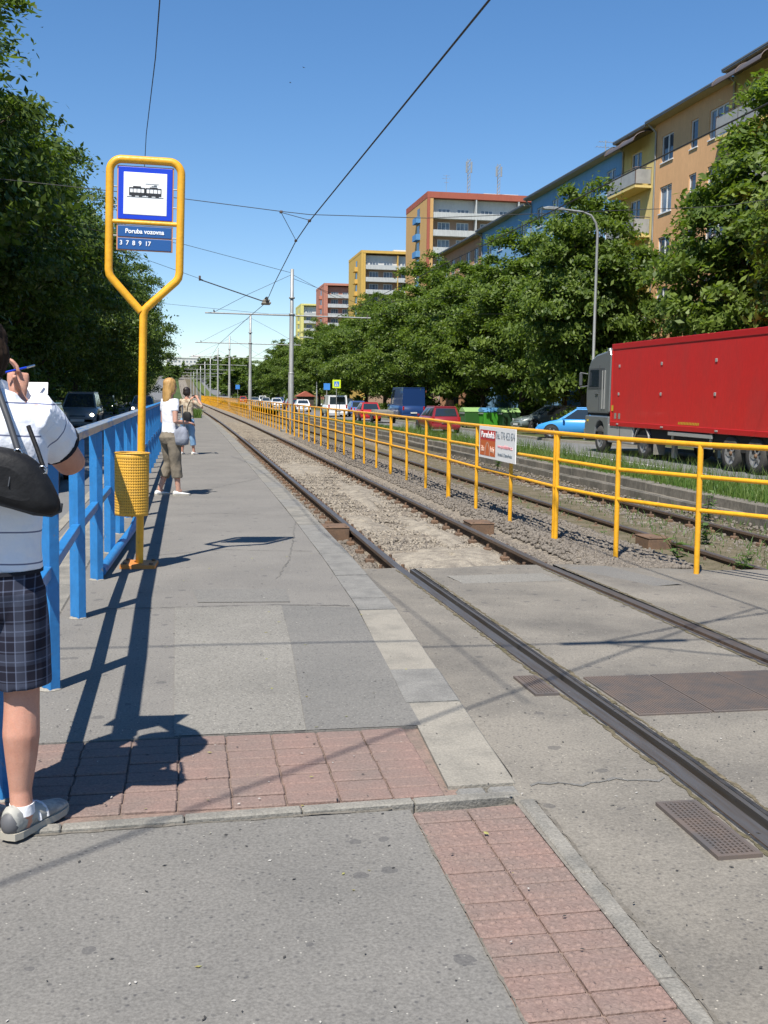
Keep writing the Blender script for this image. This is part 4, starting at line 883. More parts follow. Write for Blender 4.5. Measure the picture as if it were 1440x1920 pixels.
for h, nm in ((1.08, 'top_rail'), (.77, 'middle_rail'), (.46, 'lower_rail')):
    for a in range(0, len(fp)-1, 3):
        b = min(a+3, len(fp)-1); seg = fp[a:b+1]
        if a == 0: seg = fp[0:2]; 
        s0 = {0: fp[0:2]}.get(a, None)
        seg = fp[max(a-2, 0):a+2] if a > 0 else fp[0:2]
        if len(seg) < 2: continue
        MB().tube([(x+random.uniform(-.004, .004), y, h+zf(y)+random.uniform(-.008, .008)) for x, y in seg], random.uniform(.026, .027) if nm == 'top_rail' else .0215, 9).build(nm, M['yellow'], FE)
MB().tube([(x, y, h+zf(y)) for x, y in fp[-2:]], .024, 6).build('lower_rail', M['yellow'], FE)
# wire ties left on the fence
# advertising board hung on the fence
BD = thing('advert_board', 'white and red advertising board wired to the yellow fence', 'advertising board', (4.155, 14.1, 0.875), 0); BD.scale = (1, 1, .72)
def bd_box(nm, u0, u1, v0, v1, d, m): return MB().box(-d, -.001 if nm != 'panel' else .006, u0, u1, v0, v1).build(nm, m, BD)
# the board's face looks to -X; u runs along -Y (left to right as read), so text is rotated to read from the platform
M['adred'] = mat('advert_red', (.52, .035, .03), .4); M['ador'] = mat('advert_orange', (.58, .13, .03), .4); M['adpink'] = mat('advert_pink_text', (.62, .25, .27), .5); M['adgrey'] = mat('advert_grey_text', (.16, .19, .22), .5); M['adcream'] = mat('advert_cream', (.72, .52, .40), .5)
BW, BH = 1.75, .62
def onb(nm, me, u, v, d): return link(nm, me, BD, (-d, -u, v), (R_(90), 0, R_(-90)))
bevel(MB().box(-.006, .006, -BW/2, BW/2, -BH/2-.02, BH/2-.02).build('panel', M['white'], BD), .002)
def flat(nm, u0, u1, v0, v1, d, m): return MB().quad((-d, -u0, v0), (-d, -u1, v0), (-d, -u1, v1), (-d, -u0, v1)).build(nm, m, BD, fix=False)
flat('red_field', -.82, -.04, .02, .22, .008, M['adred']); flat('orange_field', -.82, -.04, -.28, .02, .008, M['ador'])
onb('lettering', text_mesh('Porubská', .17, M['whitetxt'], 1.05, bold=.004), -.43, .125, .0095)
onb('lettering', text_mesh('Tel.: 776 453 674', .2, M['adgrey'], .62), .41, .14, .0075)
onb('lettering', text_mesh('www.porubskabrana.cz', .1, M['adpink'], .72), .41, -.06, .0075)
onb('lettering', text_mesh('Porubská 12, Ostrava-Poruba', .09, M['adgrey'], .6), .41, -.21, .0075)
onb('lettering', text_mesh('žaba', .16, M['adcream'], .6), -.68, -.15, .0095); onb('lettering', text_mesh('kolejí', .16, M['adcream'], .55), -.19, -.15, .0095)
ar = MB(); arp = [(-.56+.26*i/16, -.27+.26*math.sin(math.pi*i/16)**.55) for i in range(17)]
for i in range(16):
    (u0, v0), (u1, v1) = arp[i], arp[i+1]; k_ = .022; nx_, ny_ = -(v1-v0), (u1-u0); l_ = math.hypot(nx_, ny_); nx_, ny_ = nx_/l_*k_, ny_/l_*k_
    ar.quad((-.0095, -u0, v0), (-.0095, -u1, v1), (-.0095, -(u1-nx_), v1-ny_), (-.0095, -(u0-nx_), v0-ny_))
ar.build('arch_emblem', M['adcream'], BD, fix=False)

# ------------------------------------------------------------------ blue railing
BR = thing('platform_railing', 'blue painted steel railing along the left side of the platform', 'railing')
by = [4.02, 5.5, 7.25, 8.74, 10.2, 11.6]
while by[-1] < 42: by.append(by[-1]+1.47)
def bxp(y): return -0.69 if y < 5 else (-0.69-.04*min((y-5)/2.2, 1))
bpm = MB().bbox(-.032, .032, -.05, .05, -.05, 1.19, .006).mesh('post', M['blue'])
for y in by: link('post', bpm, BR, (bxp(y), y, 0), (random.uniform(-.008, .008), .012, R_(38) if y < 12 else R_(30)))
for i in range(len(by)-1):
    y0, y1 = by[i], by[i+1]; x0, x1 = bxp(y0), bxp(y1)
    mb = MB()
    mb.loft([[(x0-.05, y0+.003, 1.19), (x0+.05, y0+.003, 1.19), (x0+.05, y0+.003, 1.245), (x0-.05, y0+.003, 1.245)], [(x1-.05, y1-.003, 1.19), (x1+.05, y1-.003, 1.19), (x1+.05, y1-.003, 1.245), (x1-.05, y1-.003, 1.245)]], smooth=False)
    bevel(mb.build('top_rail', M['blue_worn'] if i < 9 else M['blue'], BR), .008)
    mb = MB(); mb.loft([[(x0-.028, y0+.04, .575), (x0+.028, y0+.04, .575), (x0+.028, y0+.04, .635), (x0-.028, y0+.04, .635)], [(x1-.028, y1-.04, .575), (x1+.028, y1-.04, .575), (x1+.028, y1-.04, .635), (x1-.028, y1-.04, .635)]], smooth=False)
    bevel(mb.build('middle_rail', M['blue'], BR), .006)
MB().tube([(-.70, 8.78, .06), (-.585, 11.6, .06), (-.60, 14.3, .06)], .042, 10).build('bottom_rail', M['blue'], BR)
for y in by[:7]:
    r = random.Random(int(y*10)); n = 11
    MB().lathe([(r.uniform(.06,.085), .002), (.055, .008), (.04, .012)], (0, 0, 0), n).add([(0, 0, .016)], []).build('mortar_collar', M['kerb_pale'], BR, (bxp(y), y, 0))

# ------------------------------------------------------------------ tram stop sign
SG = thing('tram_stop_sign', 'yellow tubular tram stop sign with blue tram panel and name plates', 'tram stop sign', (-.425, 9.38, 0)); SG.rotation_euler = (0, .0285, R_(-4))
MB().bbox(-.15, .15, -.15, .15, -.005, .035, .006).build('base_plate', M['orange'], SG)
for a in (-.11, .11):
    for b in (-.11, .11): MB().lathe([(.018, .035), (.018, .05), (.002, .052)], (a, b, 0), 6).build('bolt', M['rust'], SG)
def arc(c, r, a0, a1, n=7): return [(c[0]+r*math.cos(R_(a0+(a1-a0)*i/n)), 0, c[1]+r*math.sin(R_(a0+(a1-a0)*i/n))) for i in range(n+1)]
MB().tube([(0, 0, .03), (0, 0, 2.16), (.012, 0, 2.20), (.04, 0, 2.23), (.265, 0, 2.445), (.285, 0, 2.475), (.293, 0, 2.52)]+[(.293, 0, 3.30)]+arc((.193, 3.325), .1, 8, 82)+[(.15, 0, 3.425), (-.15, 0, 3.425)]+arc((-.193, 3.325), .1, 98, 172)+[(-.293, 0, 3.30), (-.293, 0, 2.52), (-.285, 0, 2.475), (-.265, 0, 2.445), (-.02, 0, 2.18)], .033, 14).build('pole', M['yellow'], SG)
PX = .0
def sp(nm, x0, x1, z0, z1, y0, m, b=.003): return bevel(MB().box(x0, x1, y0, y0+.012, z0, z1).build(nm, m, SG), b)
M['frame_pink'] = mat('faded_orange_frame', (.55, .25, .12), .5)
sp('panel_frame', -.232, .232, 2.93, 3.375, -.004, M['frame_pink']); sp('tram_panel', -.222, .222, 2.94, 3.366, -.010, M['signblue']); sp('white_field', -.178, .178, 2.978, 3.322, -.0135, M['white'])
MB().tube([(-.275, 0, 2.915), (.275, 0, 2.915)], .019, 10).build('cross_bar', M['yellow'], SG)
sp('plate_frame', -.232, .232, 2.682, 2.892, -.004, M['frame_pink']); sp('name_plate', -.222, .222, 2.795, 2.885, -.010, M['signblue2']); sp('line_plate', -.222, .222, 2.690, 2.785, -.010, M['signblue2'])
link('lettering', text_mesh('Poruba vozovna', .052, M['whitetxt'], .95, bold=.0012), SG, (0, -.0125, 2.84), (R_(90), 0, 0))
link('lettering', text_mesh('3  7  8  9  17', .052, M['whitetxt'], .95, 'LEFT', bold=.0008), SG, (-.205, -.0125, 2.742), (R_(90), 0, 0))
tr = MB(); Y0 = -.0165
def tb(x0, x1, z0, z1, mi=0, y=Y0): tr.box(x0, x1, y, y+.002, z0, z1, mi)
for s in (-1, 1):
    c = s*.068
    tb(c-.062, c+.062, 3.135, 3.158); tb(c-.062, c+.062, 3.192, 3.199); tb(c-.064, c-.058, 3.135, 3.199); tb(c+.058, c+.064, 3.135, 3.199)
    tb(c-.034, c-.030, 3.158, 3.193); tb(c+.030, c+.034, 3.158, 3.193); tb(c-.002, c+.001, 3.158, 3.193)
    tb(c-.032, c+.032, 3.199, 3.206 if s > 0 else 3.210)
    for q in (-.03, .03): tb(c+q-.014, c+q+.014, 3.126, 3.135)
tb(-.009, .009, 3.14, 3.195); tb(-.15, .15, 3.122, 3.1245); tb(.0, .11, 3.232, 3.2335); tb(.05, .095, 3.214, 3.2165); tb(.07, .095, 3.222, 3.224)
tr.build('tram_pictogram', M['black'], SG)
for z in (3.2, 3.05, 2.80): 
    for s in (-1, 1): MB().tube([(s*.228, 0, z), (s*.29, 0, z)], .006, 6).build('clip', M['galv'], SG)
# waste basket on the pole
BN = thing('waste_basket', 'perforated yellow waste basket hung on the tram stop pole', 'waste basket', (-.475, 9.20, .47)); BN.rotation_euler = (0, .02, 0)
n = 44; rows = 20; bn = MB(); hh = .525; thick = .002
def rb(t): return .139+.004*t
for j in range(rows*2+1):
    pass
vs = []; fs = []; mi = []
cols = n*2
zl = []
for j in range(rows):
    z0 = .03+(hh-.06)*j/rows; zl += [z0, z0+(hh-.06)/rows*.38]
zl = [0]+zl+[hh]
for z in zl:
    for i in range(cols):
        a = 2*math.pi*((i//2)/n+(0.36/n if i % 2 else 0)); r_ = rb(z/hh); vs.append((r_*math.cos(a), r_*math.sin(a), z))
for j in range(len(zl)-1):
    for i in range(cols):
        if j % 2 == 1 and i % 2 == 0: continue
        k = (i+1) % cols; fs.append((j*cols+i, j*cols+k, (j+1)*cols+k, (j+1)*cols+i))
bn.add(vs, fs, 0, True); o = bn.build('perforated_shell', M['yellow_old'], BN, fix=False); sm = o.modifiers.new('thick', 'SOLIDIFY'); sm.thickness = .003
MB().lathe([(.136, .02), (.139, .3), (.1392, .5)], n=40).build('hole_shade_liner', M['hole'], BN, fix=False)  # liner's dark rust brown stands in for the shade inside the holes
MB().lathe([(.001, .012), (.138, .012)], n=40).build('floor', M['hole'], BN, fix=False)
MB().tube([(.144*math.cos(a), .144*math.sin(a), hh) for a in [2*math.pi*i/32 for i in range(33)]], .006, 6).build('rim', M['yellow_old'], BN)
MB().box(-.03, .06, .135, .175, .38, .42).build('bracket', M['yellow'], BN); MB().box(-.03, .06, .135, .175, .1, .14).build('bracket', M['yellow'], BN)

# ------------------------------------------------------------------ catenary poles and wires
PY = [48, 76, 105, 133, 161, 190, 222, 256, 300, 350]
for i, y in enumerate(PY):
    x = 4.55+xb(y)*(1 if i else .5); z = zf(y)
    t = thing('catenary_pole', 'tall stepped grey catenary pole standing closest, in the line of the yellow fence' if i == 0 else f'grey catenary pole with cross arm, {ORD[i]} along the tram line', 'pole', (x, y, z), 0, 'catenary poles along the tram line')
    t.rotation_euler = (0, .008, 0)
    MB().lathe([(.125, -.3), (.125, 2.4), (.10, 2.46), (.10, 5.0), (.078, 5.06), (.075, 7.0), (.001, 7.02)], n=14).build('shaft', M['galv'], t)
    for zz in (2.43, 5.03, 5.75): MB().lathe([(.11, zz-.04), (.13, zz-.03), (.13, zz+.03), (.1, zz+.04)], n=14).build('collar', M['galv'], t)
    MB().tube([(-3.8, 0, 4.98), (3.55, 0, 4.98)], .032, 8).build('cross_arm', M['galv'], t)
    for s in (-1, 1):
        MB().tube([(s*3.4, 0, 5.02), (s*1.9, 0, 5.85), (s*.05, 0, 6.75)], .009, 5).build('stay_wire', M['wire'], t)
        MB().tube([(s*3.4, 0, 5.0), (s*3.42, 0, 5.12)], .03, 6).build('insulator', M['railm'], t)
    if i == 0: MB().bbox(-.42, .42, -.5, .5, -.3, -.06, .03).build('plinth', M['kerb'], t)
def wire(pts, r, label, name='overhead_wire', group='overhead wires'):
    return tag(MB().tube(pts, r, 5).build(name, M['wire']), label, 'wire', group)
wire([(-14, 3.4, 6.4), (.2, 3.4, 5.42), (1.6, 3.4, 5.40), (12, 3.4, 6.2)], .011, 'cross span wire passing overhead just in front of the camera', 'span_wire')
wire([(.75, 3.4, 5.40), (2.66, 2.4, 5.02)], .012, 'hanger leg overhead leading back to the contact wire', 'hanger'); wire([(.75, 3.4, 5.40), (2.66, 4.6, 5.02)], .012, 'hanger leg overhead leading forward to the contact wire', 'hanger')
bevel(tag(MB().box(.5, 1.35, 3.37, 3.43, 5.36, 5.42).build('wire_clamp', M['railm']), 'long insulator bar on the span wire overhead', 'insulator', 'clamps of the triangular hanger'), .01)
WLEFT = [(-.2, 2, 5.6), (-.17, 9, 4.86), (-.36, 14, 5.62), (-.69, 20, 6.05), (-.86, 23, 5.7)]
wire([(-7, -3.42, 5.15), (2.64, 4.78, 5.02)], .011, 'feeder wire crossing diagonally overhead, seen only by its shadow on the paving', 'span_wire')
cw = [(2.68, -8, 5.0), (2.66, 9.6, 5.0), (2.46, 22.1, 5.0), (2.47, 25, 5.0), (2.73, 34.3, 5.0), (2.98, 41.5, 4.98)]
wire(cw+[(2.75, 48, 4.93)]+[(2.62+xb(y)+(.2 if k % 2 else -.2), y, 4.93+zf(y)) for k, y in enumerate(PY[1:])], .012, 'thick contact wire running high over the platform track', 'contact_wire')
wire([(6.6, -8, 4.9), (6.7, 22, 4.95), (6.5, 48, 4.93)]+[(6.5+xb(y)+(.2 if k % 2 else -.2), y, 4.93+zf(y)) for k, y in enumerate(PY[1:])], .011, 'contact wire over the far tram track', 'contact_wire')
wire([(-10, 23.2, 6.15), (-.05, 23, 5.49), (1.96, 23, 5.32), (2.56, 23, 5.28), (5.09, 23, 5.31), (12, 23.3, 5.9), (26.9, 24, 8.5)], .008, 'cross span wire from left trees to the right buildings, carrying the triangle hanger', 'span_wire')
wire([(1.96, 23, 5.30), (2.46, 22.1, 5.02)], .007, 'right leg of the triangular hanger on the contact wire', 'hanger'); wire([(1.96, 23, 5.30), (2.47, 25, 5.02)], .007, 'left leg of the triangular hanger on the contact wire', 'hanger')
for p, lab in (((1.96, 23, 5.31), 'small clamp at the apex of the triangular hanger'), ((2.46, 22.1, 5.01), 'clamp joining the right hanger leg to the contact wire'), ((2.47, 25, 5.01), 'clamp joining the left hanger leg to the contact wire')):
    bevel(tag(MB().box(p[0]-.03, p[0]+.03, p[1]-.05, p[1]+.05, p[2]-.025, p[2]+.025).build('wire_clamp', M['railm']), lab, 'clamp', 'clamps of the triangular hanger'), .01)
wire(WLEFT, .007, 'thin hanging wire passing right above the tram stop sign', 'span_wire')
wire([(-16, 40, 8.8), (-.1, 46.5, 7.7), (4.5, 48, 6.85)], .010, 'wire from the top of the closest pole across to the left trees', 'span_wire')
wire([(-18, 30, 7.6), (-2.2, 40, 6.5), (.6, 41.5, 5.75)], .008, 'guy wire holding the insulated pull-off arm on the left', 'span_wire')
po = thing('pull_off_arm', 'insulated pull-off arm with striped section insulator on the contact wire', 'pull-off arm', (0, 0, 0))
MB().tube([(.48, 41.5, 5.76), (2.85, 41.5, 5.02)], .022, 7).build('arm', M['wire'], po); MB().bbox(.44, .52, 41.45, 41.55, 5.72, 5.90, .01).build('insulator', M['railm'], po)
si = MB().bbox(2.80, 3.14, 41.2, 41.8, 4.90, 4.98, .02).bbox(2.84, 3.10, 41.3, 41.7, 5.0, 5.08, .02); si.build('section_insulator', M['kerb_pale'], po)
MB().bbox(2.93, 3.01, 41.1, 41.9, 4.98, 5.16, .01).build('clamp', M['wire'], po)
wire([(4.6, 48, 6.6), (9, 56, 6.2), (27, 75, 9.5)], .009, 'wire from the closest pole top towards the blue facade', 'span_wire')
wire([(-14, 52, 6.6), (4.5, 60, 5.9), (27, 66, 6.9)], .008, 'fine cross wire low in the sky between left trees and right facade', 'span_wire')
wire([(16, 22, 8.2), (22, 40, 8.6), (26.9, 58, 11.2)], .009, 'cable slanting across the yellow bay and right trees', 'span_wire')

# ------------------------------------------------------------------ street lamps and signs
def lamp(x, y, h, lab, arm=-2.2):
    t = thing('street_lamp', lab, 'street lamp', (x, y, -.4+zf(y)), 0, 'street lamps on the right side of the road')
    MB().lathe([(.105, -.2), (.10, 2.6), (.07, 2.68), (.062, h-1.6)], n=12).build('post', M['galv'], t)
    MB().tube([(0, 0, h-1.62), (0, 0, h-1.0), (-.10, 0, h-.55), (-.35, 0, h-.22), (-.75, 0, h-.08), (arm+.5, 0, h)], [.062, .06, .055, .05, .045, .04], 10).build('arm', M['galv'], t)
    bevel(MB().prism([(arm+.55, h-.05), (arm+.5, h+.06), (arm-.25, h+.10), (arm-.55, h+.03), (arm-.45, h-.05)], -.13, .13, 'y').build('lamp_head', M['galv'], t), .02)
lamp(18.95, 48.5, 10.6, 'tall curved street lamp rising behind the lorry cab')
lamp(19.6, 165, 10.6, 'curved street lamp further down the right tree row'); lamp(19.0, 215, 10.6, 'most distant curved street lamp on the right')
def road_sign(x, y, z, h, lab, cat, size, m, inner=None, m2=None, shape='sq'):
    t = thing('road_sign', lab, cat, (x, y, z)); MB().tube([(0, 0, 0), (0, 0, h)], .035, 8).build('post', M['galv'], t)
    p = bevel(MB().box(-size/2, size/2, -.06, -.04, h-size, h).build('panel', m, t), .01)
    if inner: inner(t, h, size)
    return t
M['fluo'] = mat('fluorescent_yellow', (.62, .78, .03), .4); M['signcyan'] = mat('road_sign_blue', (.05, .22, .60), .4)
def ped(t, h, s):
    MB().box(-s*.3, s*.3, -.068, -.06, h-s*.8, h-s*.2).build('blue_field', M['signcyan'], t); MB().prism([(-s*.22, h-s*.72), (s*.22, h-s*.72), (0, h-s*.28)], -.074, -.068, 'y').build('white_triangle', M['white'], t)
    w = MB().box(-.03, .03, -.078, -.074, h-s*.55, h-s*.42); w.box(-.06, -.02, -.078, -.074, h-s*.68, h-s*.55); w.box(.02, .06, -.078, -.074, h-s*.68, h-s*.55); w.build('walking_figure', M['black'], t)
road_sign(13.2, 96, -.45, 3.3, 'fluorescent yellow pedestrian crossing sign above the white van', 'road sign', .75, M['fluo'], ped)
road_sign(12.7, 99, -.45, 3.0, 'small blue square road sign left of the yellow one', 'road sign', .6, M['signcyan'])
road_sign(9.3, 205, -.45, 3.6, 'distant blue direction sign beside the tram line', 'road sign', .8, M['signcyan'])

# ------------------------------------------------------------------ vehicles
def wheel_meshes(r, w, dusty=False):
    ty = MB().lathe([(r*.62, -w/2), (r*.93, -w/2), (r, -w*.36), (r, w*.36), (r*.93, w/2), (r*.62, w/2)], axis='x', n=24).mesh('tyre', M['tyre_dusty' if dusty else 'tyre'])
    ri = MB().lathe([(.001, w*.30), (r*.18, w*.34), (r*.22, w*.2), (r*.52, w*.26), (r*.62, w*.46), (r*.66, w*.44)], axis='x', n=20)
    ri.lathe([(.001, -w*.30), (r*.18, -w*.34), (r*.22, -w*.2), (r*.52, -w*.26), (r*.62, -w*.46), (r*.66, -w*.44)], axis='x', n=20)
    for i in range(5):
        a = 2*math.pi*i/5; c, s_ = math.cos(a), math.sin(a)
        for sg in (-1, 1): ri.add([(sg*w*.36, r*.15*c-.03*s_, r*.15*s_+.03*c), (sg*w*.36, r*.15*c+.03*s_, r*.15*s_-.03*c), (sg*w*.42, r*.6*c+.035*s_, r*.6*s_-.035*c), (sg*w*.42, r*.6*c-.035*s_, r*.6*s_+.035*c)], [(0, 1, 2, 3)])
    return ty, ri.mesh('rim', M['rim'])
WHL = wheel_meshes(.31, .20); WHB = wheel_meshes(.5, .30, True)
def add_wheel(t, x, y, r=.31, ms=None):
    w = link('wheel', (ms or WHL)[0], t, (x, y, r)); link('rim', (ms or WHL)[1], w); return w
SHAPES = {  # (y, top z of lower body, half width) stations from rear to front; cabin: belt rear/front, roof rear/front, roof z
    'wagon': dict(L=4.3, st=[(-2.15, .62, .74), (-2.10, .86, .82), (-1.7, .90, .85), (0, .90, .86), (.85, .90, .85), (1.5, .80, .82), (2.0, .66, .76), (2.15, .50, .66)], cab=(-2.08, 1.0, -1.88, .15, 1.45)),
    'hatch': dict(L=3.9, st=[(-1.95, .55, .72), (-1.88, .84, .80), (-1.4, .90, .83), (0, .90, .84), (.75, .90, .83), (1.35, .78, .80), (1.8, .64, .74), (1.95, .48, .64)], cab=(-1.82, .95, -1.35, .05, 1.46)),
    'sedan': dict(L=4.5, st=[(-2.25, .60, .74), (-2.18, .88, .80), (-1.5, .93, .85), (0, .92, .87), (.9, .90, .86), (1.6, .80, .83), (2.1, .66, .76), (2.25, .50, .66)], cab=(-1.65, 1.0, -1.0, .12, 1.43)),
    'mpv': dict(L=4.3, st=[(-2.15, .60, .76), (-2.1, .92, .84), (-1.5, .98, .87), (0, .98, .88), (.95, .98, .87), (1.55, .84, .84), (1.98, .66, .78), (2.15, .50, .68)], cab=(-2.05, 1.25, -1.8, .3, 1.65)),
    'van': dict(L=4.9, st=[(-2.45, .60, .90), (-2.42, 1.05, .95), (-1.5, 1.08, .95), (0, 1.08, .95), (1.2, 1.08, .95), (1.9, .98, .92), (2.3, .72, .86), (2.45, .5, .78)], cab=(-2.42, 1.55, -2.33, .75, 1.95)),
    'box': dict(L=5.6, st=[(-2.8, .6, .95), (-2.78, 1.15, .99), (-1.5, 1.18, 1.0), (0, 1.18, 1.0), (1.5, 1.18, 1.0), (2.2, 1.05, .96), (2.65, .75, .88), (2.8, .5, .8)], cab=(-2.78, 1.9, -2.72, 1.1, 2.6)),
}
def car(kind, loc, rz, pm, label, cat='car', lit=False, group='cars on the right road', solid_rear=False):
    sh = SHAPES[kind]; t = thing({'van': 'van', 'box': 'van'}.get(kind, 'car'), label, cat, loc, rz, group); st = sh['st']; L = sh['L']; zb = .22
    rings = []
    for y, zt, w in st:
        zm = zb+(zt-zb)*.55
        rings.append([(-w*.86, y, zb), (w*.86, y, zb), (w*.98, y, zb+.12), (w, y, zm), (w*.97, y, zt-.05), (w*.88, y, zt), (0, y, zt+.02), (-w*.88, y, zt), (-w*.97, y, zt-.05), (-w, y, zm), (-w*.98, y, zb+.12)])
    o = MB().loft(rings).build('body', pm, t)
    a, b, c, d, zr = sh['cab']
    def wt(y):
        for (y0, z0, w0), (y1, z1, w1) in zip(st, st[1:]):
            if y0 <= y <= y1: q = (y-y0)/(y1-y0); return z0+(z1-z0)*q, w0+(w1-w0)*q
        return st[-1][1], st[-1][2]
    za, wa = wt(a); zc, wb_ = wt(b); wr = .70*max(s[2] for s in st) if kind not in ('van', 'box') else .88*max(s[2] for s in st)
    wa *= .93; wb_ *= .93; zbelt = .5*(za+zc)-.01
    Bl = [Vector((-wa, a, za-.02)), Vector((wa, a, za-.02)), Vector((wb_, b, zc-.02)), Vector((-wb_, b, zc-.02))]
    Tp = [Vector((-wr, c, zr-.05)), Vector((wr, c, zr-.05)), Vector((wr*.97, d, zr-.05)), Vector((-wr*.97, d, zr-.05))]
    MB().add(Bl+Tp, [(0, 1, 5, 4), (1, 2, 6, 5), (2, 3, 7, 6), (3, 0, 4, 7), (4, 5, 6, 7)]).build('cabin_shell', pm, t)
    def pane(nm, i, j, u0, u1, v0, v1, m=M['glass']):
        P = lambda u, v: (Bl[i].lerp(Bl[j], u)).lerp(Tp[i].lerp(Tp[j], u), v)
        q = [P(u0, v0), P(u1, v0), P(u1, v1), P(u0, v1)]; nn = (q[1]-q[0]).cross(q[3]-q[0]).normalized(); cc = sum(q, Vector())/4; ce = sum(Bl+Tp, Vector())/8
        if nn.dot(cc-ce) < 0: nn = -nn
        q2 = [p+nn*.012 for p in q]; mb = MB().add(q+q2, [(4, 5, 6, 7), (0, 1, 5, 4), (1, 2, 6, 5), (2, 3, 7, 6), (3, 0, 4, 7)]); return mb.build(nm, m, t)
    pane('windscreen', 2, 3, .05, .95, .10, .93)
    if not solid_rear: pane('rear_window', 0, 1, .08, .92, .14, .90)
    for (i, j) in ((1, 2), (3, 0)):
        segs = [(.06, .33), (.36, .63), (.66, .93)] if kind in ('wagon', 'mpv') else [(.10, .47), (.50, .92)]
        if kind in ('van', 'box'): segs = [(.74, .95)]
        for u0, u1 in segs:
            if (i, j) == (3, 0): u0, u1 = 1-u1, 1-u0
            pane('side_window', i, j, u0, u1, .14, .90)
    rf_ = MB().add([Vector(p)+Vector((0, 0, q)) for q in (0, .055) for p in ((Tp[0].x*1.0, Tp[0].y-.02, zr-.05), (Tp[1].x, Tp[1].y-.02, zr-.05), (Tp[2].x, Tp[2].y+.02, zr-.05), (Tp[3].x, Tp[3].y+.02, zr-.05))], [(0, 3, 2, 1), (4, 5, 6, 7), (0, 1, 5, 4), (1, 2, 6, 5), (2, 3, 7, 6), (3, 0, 4, 7)]).build('roof', pm, t); bevel(rf_, .025)
    wmax = max(s[2] for s in st); ya = L*.5-.78; yb_ = -L*.5+.82
    for y in (ya, yb_):
        for s in (-1, 1):
            MB().lathe([(.001, 0), (.37, 0)], (0, 0, .32), axis='x', n=18).build('wheel_arch', M['under'], t, (s*(wmax*1.0+.004), y, 0))
            add_wheel(t, s*(wmax-.075), y)
    for s in (-1, 1):
        fl = M['lamplit'] if lit else M['lampclear']
        MB().lathe([(.001, .02), (.075, .015), (.085, 0)], axis='y', n=12).build('headlight', fl, t, (s*(wmax-.24), L/2-.10, .62 if kind not in ('van', 'box') else .74))
        zt_ = .72 if kind not in ('van', 'box') else .95
        MB().bbox(-.07, .07, -.02, .04, -.14, .16, .015).build('tail_light', M['lampred'], t, (s*(wmax*.84), -L/2+.01, zt_))
        MB().bbox(-.10, .02, -.05, .05, -.05, .08, .02).build('wing_mirror', pm, t, (s*(wmax+.05), b-.35, zc+.05))
    MB().bbox(-wmax*.93, wmax*.93, -.06, .06, 0, .2, .04).build('bumper', pm, t, (0, L/2-.06, .26)); MB().bbox(-wmax*.93, wmax*.93, -.06, .06, 0, .2, .04).build('bumper', pm, t, (0, -L/2+.03, .28))
    MB().box(-.30, .30, -.012, .012, 0, .11).build('number_plate', M['plate'], t, (0, L/2+.012, .32)); MB().box(-.26, .26, -.012, .012, 0, .11).build('number_plate', M['plate'], t, (0, -L/2-.045, .55))
    MB().box(-.34, .34, -.02, .02, 0, .09).build('grille', M['under'], t, (0, L/2-.06, .50))
    return t
C = dict(red=paint('dark_red_car_paint', (.22, .016, .022)), silver=paint('silver_car_paint', (.30, .31, .31)), dark=paint('dark_car_paint', (.03, .035, .045)), white=paint('white_car_paint', (.70, .71, .72)), navy=paint('navy_van_paint', (.012, .038, .13)),
         blue=paint('mid_blue_car_paint', (.06, .12, .32)), bred=paint('bright_red_car_paint', (.42, .02, .025)), sky=paint('light_blue_car_paint', (.045, .27, .62)), green=paint('teal_car_paint', (.03, .13, .13)), grey=paint('grey_green_car_paint', (.13, .16, .16)), steel=paint('steel_car_paint', (.18, .20, .21)))
# right road
car('wagon', (13.75, 58.5, -.5), 0, C['red'], 'dark red station wagon driving away on the right road')
bl = car('box', (17.55, 86, -.45), .03, C['navy'], 'tall dark blue high-roof van with blank rear doors', 'van', solid_rear=True, group='vans on the right road')
car('hatch', (13.85, 83, -.5), 0, C['bred'], 'bright red hatchback in front of the pickup trailer')
car('van', (13.4, 99, -.5), 0, C['white'], 'white van seen from behind under the yellow road sign', 'van', group='vans on the right road')
car('hatch', (15.6, 100, -.5), 0, C['blue'], 'blue hatchback between the white van and the red hatchback')
car('mpv', (15.9, 110, -.5), 0, C['dark'], 'black people carrier just right of the white van')
car('sedan', (19.2, 97, -.4), .0, C['white'], 'white saloon showing between the red hatchback and the blue van')
for i, (x, y, kd, cl, rz, lab) in enumerate([(13.0, 124, 'sedan', 'white', 0, 'white saloon with its back to us left of the white van'), (13.3, 140, 'wagon', 'red', 0, 'dark red estate car just left of the white saloon'), (13.0, 160, 'sedan', 'white', math.pi, 'white oncoming car behind the closest catenary pole'),
        (12.6, 178, 'hatch', 'silver', 0, 'silver hatchback in the distant queue left of the pole'), (12.2, 200, 'sedan', 'steel', 0, 'grey saloon in the distant queue of cars'), (15.4, 185, 'wagon', 'blue', 0, 'blue estate car in the distant queue of cars'), (11.6, 232, 'hatch', 'bred', 0, 'small red car at the far left end of the queue'), (14.6, 215, 'mpv', 'white', 0, 'white people carrier far off in the queue')]):
    car(kd, (x, y, -.5+zf(y)), rz, C[cl], lab, group='distant cars on the right road')
car('hatch', (18.0, 47.6, -.40), R_(62), C['sky'], 'light blue car parked on the verge, half hidden by the lorry cab', group='cars parked under the right trees')
car('wagon', (20.4, 58.5, -.4), R_(95), C['grey'], 'grey green car parked in the shade behind the advert board', group='cars parked under the right trees')
car('wagon', (24.8, 55.5, -.4), R_(92), C['silver'], 'silver car parked deepest under the trees', group='cars parked under the right trees')
